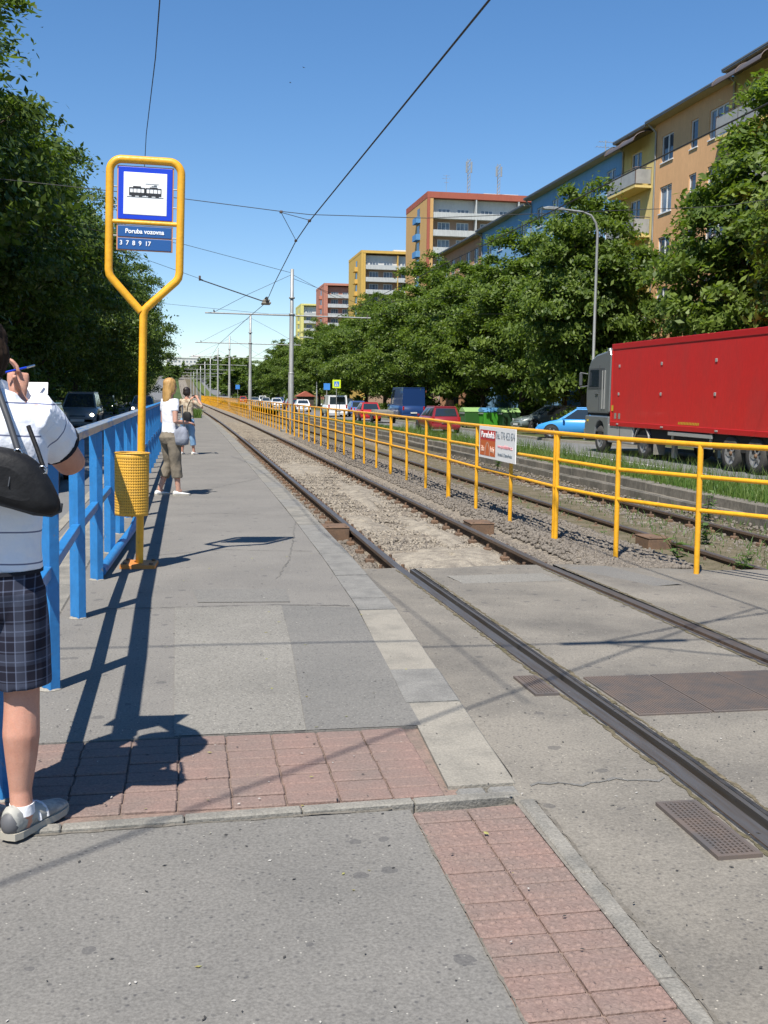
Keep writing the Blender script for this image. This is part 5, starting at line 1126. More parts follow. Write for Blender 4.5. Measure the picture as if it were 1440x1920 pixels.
# left road, traffic coming towards us
car('mpv', (-4.9, 52, -.16), math.pi, C['steel'], 'grey people carrier coming towards us with lit headlights', lit=True, group='oncoming cars on the left road')
car('sedan', (-6.2, 84, -.16), math.pi, C['dark'], 'dark car with lit headlight far back in the tree shade', lit=True, group='oncoming cars on the left road')
car('hatch', (-2.95, 74, -.16), math.pi, C['silver'], 'silver car with lit headlights behind the sign pole', lit=True, group='oncoming cars on the left road')
car('wagon', (-3.0, 19.6, -.16), math.pi, C['green'], 'dark teal car passing the railing behind the man', lit=False, group='oncoming cars on the left road')
# flat trailer behind the red hatchback
tl = thing('flat_trailer', 'low flat trailer with a grey load behind the bright red hatchback', 'trailer', (14.1, 77.6, -.5))
MB().bbox(-.85, .85, -1.5, 1.5, .5, .62, .02).build('deck', M['rust'], tl); MB().tube([(0, 1.5, .5), (0, 2.7, .45)], .05, 8).build('drawbar', M['under'], tl)
for s in (-1, 1): add_wheel(tl, s*.82, -.1)
r = random.Random(3); ld = MB()
for k in range(9): ld.bbox(-.75+r.uniform(0, .3), .4+r.uniform(0, .35), -1.4+k*.3, -1.2+k*.3+r.uniform(0, .2), .62, .72+r.uniform(0, .25), .03)
ld.build('load', M['kerb'], tl)
# waste containers
def container(x, y, m, lid, lab):
    t = thing('waste_container', lab, 'waste container', (x, y, -.4), R_(8), 'waste containers under the trees')
    t.scale = (.86, .86, .86)
    rg = lambda w, d, z: [(-w, -d, z), (w, -d, z), (w, d, z), (-w, d, z)]
    bevel(MB().loft([rg(.55, .42, .15), rg(.68, .55, 1.15)], smooth=False).build('tub', m, t), .03)
    n = 8; prf = [(-.57+1.14*i/n, 1.15+.30*math.sin(math.pi*i/n)) for i in range(n+1)]
    MB().prism([(a, b) for a, b in prf], -.70, .70, 'x').build('lid', lid, t)
    for a in (-.45, .45):
        for b in (-.35, .35): MB().lathe([(.001, -.03), (.08, -.03), (.08, .03), (.001, .03)], (a, b, .08), 10, 'x').build('castor', M['tyre'], t)
    for s in (-1, 1): MB().bbox(s*.68-.03, s*.68+.03, -.45, .45, 1.0, 1.08, .01).build('lift_bar', M['galv'], t)
M['cgreen'] = mat('green_plastic', (.04, .13, .03), .45); M['cbright'] = mat('bright_green_plastic', (.07, .34, .03), .45); M['cblue'] = mat('blue_lid', (.07, .20, .36), .45); M['cdark'] = mat('dark_green_plastic', (.02, .06, .025), .5); M['cpale'] = mat('pale_green_lid', (.22, .36, .13), .5)
container(16.95, 63.2, M['cgreen'], M['cpale'], 'green waste container with pale lid beside the red station wagon')
container(17.95, 62.6, M['cbright'], M['cblue'], 'bright green waste container with blue lid in the middle'); container(18.95, 62, M['cdark'], M['cpale'], 'dark green waste container rightmost, in tree shade')
kiosk = thing('kiosk', 'small wooden kiosk with reddish roof far left of the white van', 'kiosk', (16.2, 150, -.45)); kiosk.scale = (.8, .8, .8)
MB().box(-1.4, 1.4, -1.2, 1.2, 0, 2.1).build('wall', M['bark'], kiosk); MB().prism([(-1.7, 2.1), (1.7, 2.1), (0, 3.0)], -1.5, 1.5, 'y').build('roof', M['t_red'], kiosk)

# ------------------------------------------------------------------ articulated lorry
TK = thing('articulated_lorry', 'silver grey tractor unit with long red box trailer on the right road', 'lorry', (16.15, 0, -.5), 0)
M['tred'] = mat('trailer_red', (.55, .02, .018), .45, col2=(.45, .03, .027), scale=1.1, lo=.45, hi=.8, fine=.08, fscale=14, bump=.1, bscale=1.6, coat=.1, stretch=(1, 1, .35)); M['tframe'] = mat('trailer_frame_red', (.44, .012, .012), .45); M['cab'] = mat('cab_silver', (.20, .215, .22), .35, metal=.35, coat=.3); M['cabd'] = mat('cab_dark_trim', (.07, .075, .08), .5); M['alu'] = mat('dull_aluminium', (.42, .42, .40), .5, metal=.4)
HX = 1.25; Y0T, Y1T = 22.6, 36.3; ZB, ZT = 1.12, 3.88
bevel(MB().box(-HX, HX, Y0T, Y1T, ZB, ZT).build('trailer_box', M['tred'], TK), .02)
MB().bbox(-HX-.02, -HX+.03, Y0T-.01, Y1T+.01, ZT-.16, ZT+.03, .01).build('top_rail', M['tframe'], TK); MB().bbox(-HX-.02, -HX+.03, Y0T-.01, Y1T+.01, ZB-.10, ZB+.06, .01).build('bottom_rail', M['tframe'], TK)
MB().bbox(-HX-.015, -HX+.03, Y1T-.07, Y1T+.02, ZB+.062, ZT-.162, .01).build('front_post', M['tred'], TK)
for i, y in enumerate([35.6, 32.2, 28.6, 25.2]):
    for z in (2.15, 3.12):
        MB().bbox(-.02, 0, -.06, .06, -.05, .05, .008).build('side_clip', M['alu'], TK, (-HX-.005, y, z))
for y in (35.6, 32.0, 28.4, 25.0): MB().bbox(-.02, 0, -.08, .08, -.025, .025, .005).build('side_marker', M['alu'], TK, (-HX-.022, y, ZB-.02))
hz = MB()
M['mark'] = mat('stencil_yellow', (.55, .38, .03), .5)
for k in range(14): hz.quad((-HX-.004, 30.9-k*.1, 1.22), (-HX-.004, 30.84-k*.1, 1.22), (-HX-.004, 30.80-k*.1, 1.30), (-HX-.004, 30.86-k*.1, 1.30))
hz.build('hazard_marking', M['mark'], TK, fix=False)
st_ = MB().quad((-HX-.018, 36.2, 1.55), (-HX-.018, 36.02, 1.55), (-HX-.018, 36.02, 1.75), (-HX-.018, 36.2, 1.75)); st_.build('yellow_sticker', M['mark'], TK, fix=False)
for k, y in enumerate((35.95, 35.6)): MB().quad((-HX-.004, y, 1.28), (-HX-.004, y-.18, 1.28), (-HX-.004, y-.18, 1.48), (-HX-.004, y, 1.48)).build('faded_label', M['kerb_pale'], TK, fix=False)
MB().box(-.55, .55, 23, 35.6, .78, 1.02).build('chassis', M['under'], TK)
MB().box(-HX+.1, HX-.1, 24.2, 34.8, .55, 1.0).build('underfloor', M['under'], TK)
# trailer axles
for y in (27.7, 26.35, 25.0):
    for s in (-1, 1):
        w = link('wheel', WHB[0], TK, (s*1.06, y, .5)); link('rim', WHB[1], w)
        if s < 0: MB().lathe([(.001, -.15), (.06, -.14), (.07, -.05)], axis='x', n=10).build('hub', M['rust'], w)
    MB().tube([(-1.12, y+.62*math.cos(a), .5+.62*math.sin(a)) for a in [R_(20+14*i) for i in range(11)]], .03, 6).build('mudguard', M['cabd'], TK)
# side guard
for z in (.62, .92): MB().bbox(-HX-.0, -HX+.05, 28.7, 31.6, z-.06, z+.06, .01).build('side_guard', M['alu'], TK)
for y in (28.9, 31.4): MB().box(-HX+.06, -HX+.12, y-.05, y+.05, .55, 1.1).build('guard_bracket', M['alu'], TK)
for s in (-1, 1): MB().bbox(s*.75-.07, s*.75+.07, 32.0, 32.2, .1, 1.0, .02).build('landing_leg', M['alu'], TK)
# tractor
dy = 33.6
for s in (-1, 1):
    w = link('wheel', WHB[0], TK, (s*1.02, dy, .5)); link('rim', WHB[1], w)
    w = link('wheel', WHB[0], TK, (s*1.05, 37.35, .5)); link('rim', WHB[1], w)
gd = MB(); ring = lambda y, z: [(-1.24, y, z), (-.86, y, z)]
prf = [(dy+.60*math.cos(R_(a)), .5+.62*math.sin(R_(a))) for a in range(10, 171, 16)]
for (a0, b0), (a1, b1) in zip(prf, prf[1:]): gd.add([(-1.24, a0, b0), (-.8, a0, b0), (-.8, a1, b1), (-1.24, a1, b1), (-1.24, a0*.93+dy*.07, b0*.93+.5*.07), (-1.24, a1*.93+dy*.07, b1*.93+.5*.07)], [(0, 1, 2, 3), (0, 3, 5, 4)])
gd.build('rear_mudguard', M['alu'], TK, fix=False)
MB().bbox(-1.22, -.82, dy-.95, dy-.92, .18, .62, .01).build('mudflap', M['kerb'], TK)
MB().bbox(-1.2, 1.2, 33.0, 38.2, .55, .80, .03).build('tractor_chassis', M['under'], TK)
bevel(MB().box(-1.24, -.70, 34.35, 36.55, .42, 1.08).build('fuel_tank_skirt', M['alu'], TK), .05)
MB().box(-1.246, -1.242, 35.43, 35.46, .45, 1.05).build('skirt_seam', M['under'], TK)
# cab side profile (y,z), extruded across
cp = [(36.62, 1.45), (38.62, 1.45), (38.80, 1.60), (38.84, 2.2), (38.66, 3.15), (38.42, 3.42), (37.9, 3.60), (36.75, 3.72), (36.62, 3.6)]
bevel(MB().prism(cp, -1.22, 1.22, 'x').build('cab', M['cab'], TK), .07, 3)
bevel(MB().prism([(36.48, 1.5), (36.70, 1.5), (36.80, 3.78), (36.60, 3.80), (36.45, 3.55)], -1.25, -1.12, 'x').build('side_fairing', M['cab'], TK), .03)
bevel(MB().prism([(36.70, 1.36), (38.75, 1.36), (38.78, 1.45), (36.68, 1.45)], -1.16, 1.16, 'x').build('cab_floor', M['under'], TK), .01)
bevel(MB().prism([(36.55, .62), (36.95, .62), (36.95, .95), (37.1, 1.13), (37.35, 1.2), (37.6, 1.13), (37.78, .95), (37.85, .5), (38.80, .5), (38.86, 1.0), (38.80, 1.34), (36.55, 1.34)], -1.24, 1.24, 'x').build('front_wing', M['cab'], TK), .03)
MB().prism([(37.05, 2.35), (38.62, 2.35), (38.52, 3.10), (37.05, 3.10)], -1.232, -1.221, 'x').build('door_window_frame', M['cabd'], TK)
MB().prism([(37.55, 2.42), (38.50, 2.42), (38.42, 3.04), (37.55, 3.04)], -1.238, -1.2325, 'x').build('side_window', M['glass'], TK)
MB().prism([(37.50, 1.52), (37.53, 1.52), (37.53, 3.2), (37.50, 3.2)], -1.24, -1.222, 'x').build('door_seam', M['cabd'], TK)
for y in (36.98, 37.2): MB().bbox(-1.25, -1.222, y-.03, y+.03, 1.6, 3.0, .008).build('air_duct_rib', M['alu'], TK)
MB().bbox(-1.26, -1.225, 37.62, 37.86, 2.14, 2.18, .008).build('door_handle', M['cabd'], TK)
MB().prism([(38.675, 3.10), (38.83, 2.32), (38.87, 2.32), (38.71, 3.10)], -1.10, 1.10, 'x').build('windscreen', M['glass'], TK)
mr = MB().bbox(-1.48, -1.36, 38.86, 38.96, 2.45, 2.95, .03); mr.tube([(-1.2, 38.75, 2.9), (-1.45, 38.9, 2.95)], .025, 6); mr.tube([(-1.2, 38.75, 2.45), (-1.45, 38.9, 2.4)], .025, 6); mr.build('wing_mirror', M['cabd'], TK)
MB().bbox(-1.24, 1.24, 38.82, 38.95, .38, .85, .03).build('front_bumper', M['cab'], TK)
MB().bbox(-1.25, -1.242, 38.45, 38.6, 1.12, 1.2, .002).build('indicator', M['mark'], TK)
for k in range(6): MB().bbox(-.95, .95, 36.32, 36.40, 1.6+.33*k, 1.72+.33*k, .02).build('rear_cab_rib', M['kerb_pale'], TK)

# ------------------------------------------------------------------ people
def skinmat(n, c): 
    m = mat(n, c, .55, col2=(c[0]*.86, c[1]*.68, c[2]*.62), scale=7, lo=.4, hi=.8, fine=.07, fscale=160, bump=.12, bscale=220, spec=.3, coords='obj'); b = m.node_tree.nodes['Principled BSDF']; b.inputs['Subsurface Weight'].default_value = .12; b.inputs['Subsurface Radius'].default_value = (.02, .008, .004); return m
M['skin'] = skinmat('skin', (.50, .27, .195)); M['skin2'] = skinmat('fair_skin', (.50, .29, .215))
def attr_stripe(name, base, line, period, width):
    m = bpy.data.materials.new(name); m.use_nodes = True; t = m.node_tree; b = t.nodes['Principled BSDF']; b.inputs['Roughness'].default_value = .9; b.inputs['Specular IOR Level'].default_value = .15
    a = t.nodes.new('ShaderNodeAttribute'); a.attribute_name = 'band'
    d = t.nodes.new('ShaderNodeMath'); d.operation = 'DIVIDE'; d.inputs[1].default_value = period; t.links.new(a.outputs['Fac'], d.inputs[0])
    f = t.nodes.new('ShaderNodeMath'); f.operation = 'FRACT'; t.links.new(d.outputs[0], f.inputs[0])
    l = t.nodes.new('ShaderNodeMath'); l.operation = 'LESS_THAN'; l.inputs[1].default_value = width/period; t.links.new(f.outputs[0], l.inputs[0])
    x = t.nodes.new('ShaderNodeMix'); x.data_type = 'RGBA'; x.inputs['A'].default_value = (*base, 1); x.inputs['B'].default_value = (*line, 1); t.links.new(l.outputs[0], x.inputs['Factor']); t.links.new(x.outputs['Result'], b.inputs['Base Color'])
    n = N(t, 'ShaderNodeTexNoise', Scale=14, Detail=3); t.links.new(t.nodes.new('ShaderNodeTexCoord').outputs['Object'], n.inputs['Vector']); bp = N(t, 'ShaderNodeBump', Strength=.5, Distance=.03); t.links.new(n.outputs['Fac'], bp.inputs['Height']); t.links.new(bp.outputs[0], b.inputs['Normal'])
    return m
def plaid(name):
    m = bpy.data.materials.new(name); m.use_nodes = True; t = m.node_tree; b = t.nodes['Principled BSDF']; b.inputs['Roughness'].default_value = .9; b.inputs['Specular IOR Level'].default_value = .1
    s = t.nodes.new('ShaderNodeSeparateXYZ'); t.links.new(t.nodes.new('ShaderNodeTexCoord').outputs['Object'], s.inputs[0])
    out = None
    def lines(sock, period, width, amt):
        d = t.nodes.new('ShaderNodeMath'); d.operation = 'MULTIPLY'; d.inputs[1].default_value = 1/period; t.links.new(sock, d.inputs[0]); f = t.nodes.new('ShaderNodeMath'); f.operation = 'FRACT'; t.links.new(d.outputs[0], f.inputs[0])
        l = t.nodes.new('ShaderNodeMath'); l.operation = 'LESS_THAN'; l.inputs[1].default_value = width; t.links.new(f.outputs[0], l.inputs[0]); q = t.nodes.new('ShaderNodeMath'); q.operation = 'MULTIPLY'; q.inputs[1].default_value = amt; t.links.new(l.outputs[0], q.inputs[0]); return q.outputs[0]
    a = None
    for sock, p, w, k in ((s.outputs['X'], .030, .13, .5), (s.outputs['Z'], .034, .12, .45), (s.outputs['X'], .09, .4, .22), (s.outputs['Z'], .10, .4, .2)):
        l = lines(sock, p, w, k)
        if a is None: a = l
        else: ad = t.nodes.new('ShaderNodeMath'); ad.operation = 'ADD'; t.links.new(a, ad.inputs[0]); t.links.new(l, ad.inputs[1]); a = ad.outputs[0]
    x = t.nodes.new('ShaderNodeMix'); x.data_type = 'RGBA'; x.inputs['A'].default_value = (.018, .018, .028, 1); x.inputs['B'].default_value = (.11, .13, .19, 1); t.links.new(a, x.inputs['Factor']); t.links.new(x.outputs['Result'], b.inputs['Base Color']); return m
def cloth(n, c, c2=None, sc=12): return mat(n, c, .9, col2=c2 or tuple(v*.8 for v in c), scale=sc, fine=.06, fscale=80, bump=.6, bscale=14, spec=.12, coords='obj')
M['shirt'] = attr_stripe('white_striped_polo', (.74, .76, .82), (.15, .165, .25), .105, .0052); M['plaid'] = plaid('plaid_shorts')
M['hair_br'] = mat('dark_brown_hair', (.016, .010, .007), .85, spec=.15, col2=(.030, .018, .011), scale=30, coords='obj', stretch=(1, 1, .2), bump=.5, bscale=60); M['hair_bl'] = mat('blonde_hair', (.46, .27, .09), .5, col2=(.30, .16, .05), scale=22, coords='obj', stretch=(1, 1, .12), bump=.5, bscale=50); M['hair_dk'] = mat('dark_hair', (.02, .012, .010), .5)
M['leather'] = mat('black_leather', (.008, .008, .009), .62, spec=.25, col2=(.014, .014, .015), scale=20, coords='obj', bump=.12, bscale=60); M['bagtrim'] = mat('grey_bag_trim', (.035, .038, .045), .6); M['steel'] = M['chrome']
M['tee'] = cloth('white_tee', (.78, .78, .82)); M['khaki'] = cloth('khaki_trousers', (.20, .17, .13)); M['greybag'] = cloth('grey_bag_cloth', (.27, .29, .34), (.18, .19, .23), 6); M['denim'] = cloth('washed_denim', (.16, .29, .45), (.24, .38, .54), 5); M['blouse'] = cloth('beige_print', (.56, .48, .36), (.20, .13, .08), 9); M['shoe'] = mat('trainer_leather', (.36, .35, .31), .7, col2=(.22, .22, .21), scale=18, lo=.5, hi=.6, coords='obj'); M['shoeg'] = mat('trainer_dark', (.10, .10, .105), .6); M['sole'] = mat('trainer_sole', (.36, .33, .27), .7); M['sock'] = cloth('white_sock', (.75, .75, .76)); M['shoew'] = mat('white_shoe', (.74, .72, .68), .6); M['paper'] = mat('white_paper', (.85, .85, .84), .7); M['pinkbag'] = mat('coral_bag', (.50, .17, .12), .6); M['trimdark'] = cloth('dark_trim', (.02, .022, .03))
def frame(d):
    d = Vector(d).normalized(); u = Vector((1, 0, 0)) if abs(d.x) < .8 else Vector((0, 1, 0)); y = d.cross(u).normalized(); x = y.cross(d); return x, y
def seg(mb, pts, n=14):
    """limb: list of (point, rx, ry) lofted along its own line"""
    P = [Vector(p[0]) for p in pts]; rings = []
    for i, (p, rx, ry) in enumerate(pts):
        d = (P[min(i+1, len(P)-1)]-P[max(i-1, 0)]); x, y = frame(d)
        rings.append([P[i]+x*rx*math.cos(2*math.pi*j/n)+y*ry*math.sin(2*math.pi*j/n) for j in range(n)])
    mb.loft(rings); return mb
def ball(mb, c, rx, ry=None, rz=None, rot=None, n=14):
    ry = ry or rx; rz = rz or rx; rings = []
    Mx = rot or Matrix.Identity(3)
    for i in range(1, 9):
        a = math.pi*i/9; rings.append([Vector(c)+Mx @ Vector((rx*math.sin(a)*math.cos(2*math.pi*j/n), ry*math.sin(a)*math.sin(2*math.pi*j/n), -rz*math.cos(a))) for j in range(n)])
    mb.loft(rings); return mb
def fuse(mb, name, m, parent, voxel, smooth=4, sub=0, noise=0.0, nsc=9.0, seed=0):
    """weld the overlapping volumes into one continuous skin"""
    o = bpy.data.objects.new('tmp', mb.mesh('tmp', m)); TS.collection.objects.link(o); r = o.modifiers.new('r', 'REMESH'); r.mode = 'VOXEL'; r.voxel_size = voxel; r.use_smooth_shade = True
    s = o.modifiers.new('s', 'SMOOTH'); s.iterations = smooth; s.factor = .5
    TS.view_layers[0].update(); me = bpy.data.meshes.new_from_object(o.evaluated_get(TS.view_layers[0].depsgraph)); bpy.data.objects.remove(o); me.name = name
    me.materials.clear(); me.materials.append(m)
    if noise:
        from mathutils import noise as nz
        nv = len(me.vertices); co = np.empty(nv*3, np.float32); no = np.empty(nv*3, np.float32); me.vertices.foreach_get('co', co); me.vertices.foreach_get('normal', no); co = co.reshape(-1, 3); no = no.reshape(-1, 3)
        kk = np.array([nz.noise(Vector((x*nsc, y*nsc, z*nsc*.6+seed)))+.5*nz.noise(Vector((x*nsc*2.1+5, y*nsc*2.1, z*nsc*1.2+seed))) for x, y, z in co.tolist()], np.float32)
        me.vertices.foreach_set('co', (co+no*(noise*kk)[:, None]).ravel())
    me.polygons.foreach_set('use_smooth', [True]*len(me.polygons)); me.update()
    return link(name, me, parent)
def hand(mb, wrist, direc, palm_n, s=1.0, curl=.5, spread=.12, thumb=1):
    """palm, four unequal bent fingers and a side thumb"""
    d = Vector(direc).normalized(); nrm = Vector(palm_n); nrm = (nrm-d*nrm.dot(d)).normalized(); sd_ = d.cross(nrm); w = Vector(wrist)
    R3 = Matrix((sd_, nrm, d)).transposed()
    seg(mb, [(w-d*.01*s, .026*s, .022*s), (w+d*.03*s, .034*s, .017*s), (w+d*.075*s, .040*s, .015*s), (w+d*.095*s, .038*s, .012*s)])
    for i, (off, ln) in enumerate(((-.030, .072), (-.010, .080), (.011, .075), (.030, .060))):
        p = w+d*.088*s+sd_*off*s; a = curl*.5; pts = [(p, .0085*s, .0085*s)]; q = d+sd_*off*spread*8
        for k in range(3):
            q2 = (q*math.cos(a)+nrm*math.sin(a)).normalized(); p = p+q2*ln*s/3*1.05; pts.append((p, (.0085-.0009*(k+1))*s, (.0085-.0009*(k+1))*s)); a += curl*.8
        seg(mb, pts, 8)
    p = w+d*.03*s-sd_*.03*s*thumb; q = (d*.6-sd_*.75*thumb+nrm*.25).normalized(); pts = [(p, .013*s, .012*s)]
    for k in range(2): p = p+q*.033*s; pts.append((p, (.0115-.0015*k)*s, (.0105-.0015*k)*s)); q = (q+d*.35+nrm*.3*curl).normalized()
    seg(mb, pts, 8); return mb
def head(mb, c, rz, s=1.0, tilt=0.0):
    """skull, jaw, nose, brow, ears; face looks along local +Y turned by rz"""
    R3 = Euler((tilt, 0, rz)).to_matrix(); c = Vector(c); P = lambda x, y, z: c+R3 @ Vector((x*s, y*s, z*s))
    ball(mb, P(0, -.012, .03), .076*s, .094*s, .092*s, R3); ball(mb, P(0, .022, -.045), .058*s, .068*s, .072*s, R3); ball(mb, P(0, .05, -.09), .034*s, .034*s, .028*s, R3)
    seg(mb, [(P(0, .088, .015), .008*s, .008*s), (P(0, .104, -.018), .013*s, .012*s), (P(0, .09, -.03), .012*s, .01*s)], 8)
    ball(mb, P(0, .075, .028), .05*s, .022*s, .012*s, R3); ball(mb, P(0, .082, -.058), .024*s, .014*s, .011*s, R3)
    for sx in (-1, 1):
        ball(mb, P(sx*.08, -.005, -.012), .010*s, .020*s, .033*s, Euler((.2+tilt, sx*.25, rz+sx*.25)).to_matrix()); ball(mb, P(sx*.035, .068, -.02), .025*s, .02*s, .02*s, R3)
    return P, R3
def eyes(parent, P, R3, s=1.0):
    for sx in (-1, 1): ball(MB(), P(sx*.031, .0815, .006), .010*s, .006*s, .006*s, R3).build('eye', M['black'], parent)
def shoe(t, p, yaw, m1, m2, L=.29, low=False, sock=True, nm='shoe'):
    q = bpy.data.objects.new('tmp', None); Rz = Euler((0, 0, yaw)).to_matrix(); c = Vector(p)
    def ringf(y, w, z0, z1, n=12):
        return [c+Rz @ Vector((w*math.cos(2*math.pi*j/n), y, max(z0, (z0+z1)/2+(z1-z0)/2*math.sin(2*math.pi*j/n)*1.15))) for j in range(n)]
    k = L/.29; up = [(-.075, .030, .018, .09), (-.06, .038, .012, .105), (-.02, .040, .012, .10), (.03, .040, .012, .088), (.09, .046, .012, .068), (.15, .046, .012, .052), (.195, .036, .012, .042), (.212, .02, .016, .032)]
    o = MB().loft([ringf(y*k, w*k, z0, z1*(.65 if low else 1)) for y, w, z0, z1 in up]).build(nm, m1, t)
    so = MB(); n = 16; out = []
    ol = [(-.085, 0), (-.08, .03), (-.05, .040), (.0, .040), (.06, .043), (.12, .050), (.17, .047), (.205, .03), (.22, 0)]
    ol = ol+[(a, -b) for a, b in ol[::-1][1:-1]]
    so.loft([[c+Rz @ Vector((b*k, a*k, z)) for a, b in ol] for z in (.0, .024)], smooth=False); so.build('sole', m2, o)
    return o

# --- man in striped polo, back to us
MN = thing('person', 'person in white striped polo and dark plaid shorts with black bag, back to us', 'person', (-.655, 3.70, 0))
mb = MB(); hd, hr = head(mb, (-.022, .045, 1.612), R_(40), 1.02, R_(-10))
seg(mb, [((-.01, .0, 1.40), .075, .07), ((-.012, .012, 1.48), .060, .060), ((-.02, .03, 1.57), .058, .060)])
# right arm bent at the elbow, hand raised to the chin; left arm forward with the paper
seg(mb, [((.15, .0, 1.415), .055, .055), ((.185, .08, 1.36), .060, .060), ((.222, .16, 1.29), .057, .057), ((.245, .205, 1.25), .052, .050), ((.25, .24, 1.245), .046, .046), ((.21, .285, 1.30), .049, .046), ((.115, .335, 1.395), .040, .037), ((.05, .36, 1.462), .030, .027)])
hand(mb, (.047, .362, 1.470), (.05, .10, 1.0), (-.9, -.2, .0), 1.05, .55, .10, -1)
seg(mb, [((-.165, .0, 1.42), .058, .058), ((-.20, .06, 1.32), .052, .052), ((-.21, .14, 1.21), .047, .047), ((-.17, .24, 1.215), .044, .044), ((-.08, .33, 1.26), .038, .036), ((-.02, .38, 1.29), .03, .027)])
hand(mb, (-.015, .385, 1.295), (.7, .45, .3), (0, -.3, .9), 1.0, .6, .1, 1)
for s, x0, kx, ax, fy in ((1, .085, .093, .088, -.035), (-1, -.085, -.095, -.11, -.06)):
    seg(mb, [((x0, .0, .86), .085, .09), ((x0+.002*s, .0, .66), .076, .08), ((kx, -.005, .50), .060, .064), ((kx, -.012, .44), .059, .062), ((kx-.002*s, -.028, .345), .062, .066), ((kx-.004*s, -.026, .26), .053, .055), ((ax-.004*s, fy+.01, .15), .038, .040), ((ax, fy, .075), .038, .044), ((ax, fy+.02, .045), .04, .06)])
ball(mb, (0, 0, .93), .15, .11, .12); ball(mb, (0, 0, 1.2), .15, .1, .25)
fuse(mb, 'body', M['skin'], MN, .0072, 4)
eyes(MN, hd, hr, 1.04)
hb = MB(); P = hd
ball(hb, P(0, -.020, .043), .080, .096, .089, hr); ball(hb, P(0, -.058, -.005), .070, .062, .070, hr); ball(hb, P(0, -.064, -.05), .050, .036, .04, hr)
for sx in (-1, 1): ball(hb, P(sx*.066, .030, .032), .018, .028, .032, hr)
ho = fuse(hb, 'hair', M['hair_br'], MN, .008, 2, noise=.006, nsc=55)
# shirt
sh = MB()
seg(sh, [((0, .0, .905), .170, .128), ((0, .0, .98), .172, .126), ((0, -.005, 1.10), .175, .125), ((0, -.01, 1.22), .186, .128), ((0, -.012, 1.33), .196, .125), ((0, -.008, 1.40), .190, .110), ((0, -.002, 1.455), .135, .088), ((0, .008, 1.50), .074, .070)], 24)
A0, A1 = Vector((.150, .0, 1.425)), Vector((.208, .125, 1.322)); seg(sh, [((.06, -.005, 1.405), .075, .08), ((.11, -.003, 1.415), .082, .086), (A0, .086, .088), ((.18, .062, 1.372), .084, .086), (A1, .080, .083)])
B0, B1 = Vector((-.155, .0, 1.425)), Vector((-.205, .10, 1.27)); seg(sh, [((-.10, -.005, 1.42), .075, .08), (B0, .078, .082), ((-.19, .05, 1.34), .080, .084), (B1, .078, .082)])
so_ = fuse(sh, 'polo_shirt', M['shirt'], MN, .0085, 3, noise=.0085, nsc=8, seed=3)
me = so_.data; at_ = me.attributes.new('band', 'FLOAT', 'POINT'); val = []
for v in me.vertices:
    p = v.co; best = None
    for a, b in ((A0, A1), (B0, B1)):
        ab = b-a; q = (p-a).dot(ab)/ab.length_squared; dd = (p-(a+ab*q)).length
        if q > .12 and dd < .1 and abs(p.x) > .175: best = q*ab.length+.035
    val.append(best if best is not None else p.z+.004+.012*math.sin(p.x*6))
at_.data.foreach_set('value', val)
cf = MB(); ax = (A1-A0).normalized(); seg(cf, [(A1-ax*.006, .081, .084), (A1+ax*.008, .0805, .0835)], 24); cf.build('sleeve_cuff', M['trimdark'], so_)
cl_ = MB(); seg(cl_, [((0, .006, 1.485), .078, .075), ((0, .014, 1.53), .070, .068)], 20); cl_.build('collar', M['tee'], so_)
hm = MB(); seg(hm, [((0, 0, .900), .172, .131), ((0, 0, .912), .173, .131)], 24); hm.build('shirt_hem', M['trimdark'], so_)
# shorts
sr = MB(); seg(sr, [((0, .0, .96), .145, .105), ((0, 0, .915), .160, .120), ((0, -.005, .84), .178, .142), ((0, 0, .76), .165, .13)], 24)
for s in (-1, 1): seg(sr, [((s*.085, 0, .84), .096, .125), ((s*.09, 0, .70), .097, .115), ((s*.094, -.004, .58), .095, .108), ((s*.097, -.006, .508), .095, .106)], 20)
fuse(sr, 'shorts', M['plaid'], MN, .0085, 2, noise=.007, nsc=9, seed=8)
sk = shoe(MN, (.09, -.02, 0), R_(-30), M['shoe'], M['sole'], .30); MB().box(-.03, .03, -.012, .012, -.012, .012)
for y, w in ((-.07, .03),): 
    hp = MB(); ball(hp, Vector((.09, -.02, .052))+Euler((0, 0, R_(-30))).to_matrix() @ Vector((0, -.066, 0)), .035, .03, .042, Euler((0, 0, R_(-30))).to_matrix()); hp.build('heel_patch', M['shoeg'], sk)
st2 = MB(); Rq = Euler((0, 0, R_(-30))).to_matrix()
for y in (.035, .075):
    st2.tube([Vector((.09, -.02, 0))+Rq @ Vector((.043*math.cos(a), y, .032+.045*math.sin(a))) for a in [math.pi*i/8 for i in range(9)]], .007, 6)
st2.build('strap', M['sock'], sk)
shoe(MN, (-.115, -.04, 0), R_(-30), M['shoe'], M['sole'], .30)
for (x, y) in ((.088, -.03), (-.11, -.05)): seg(MB(), [((x, y, .07), .043, .050), ((x, y-.0, .105), .041, .044)]).build('sock', M['sock'], MN)
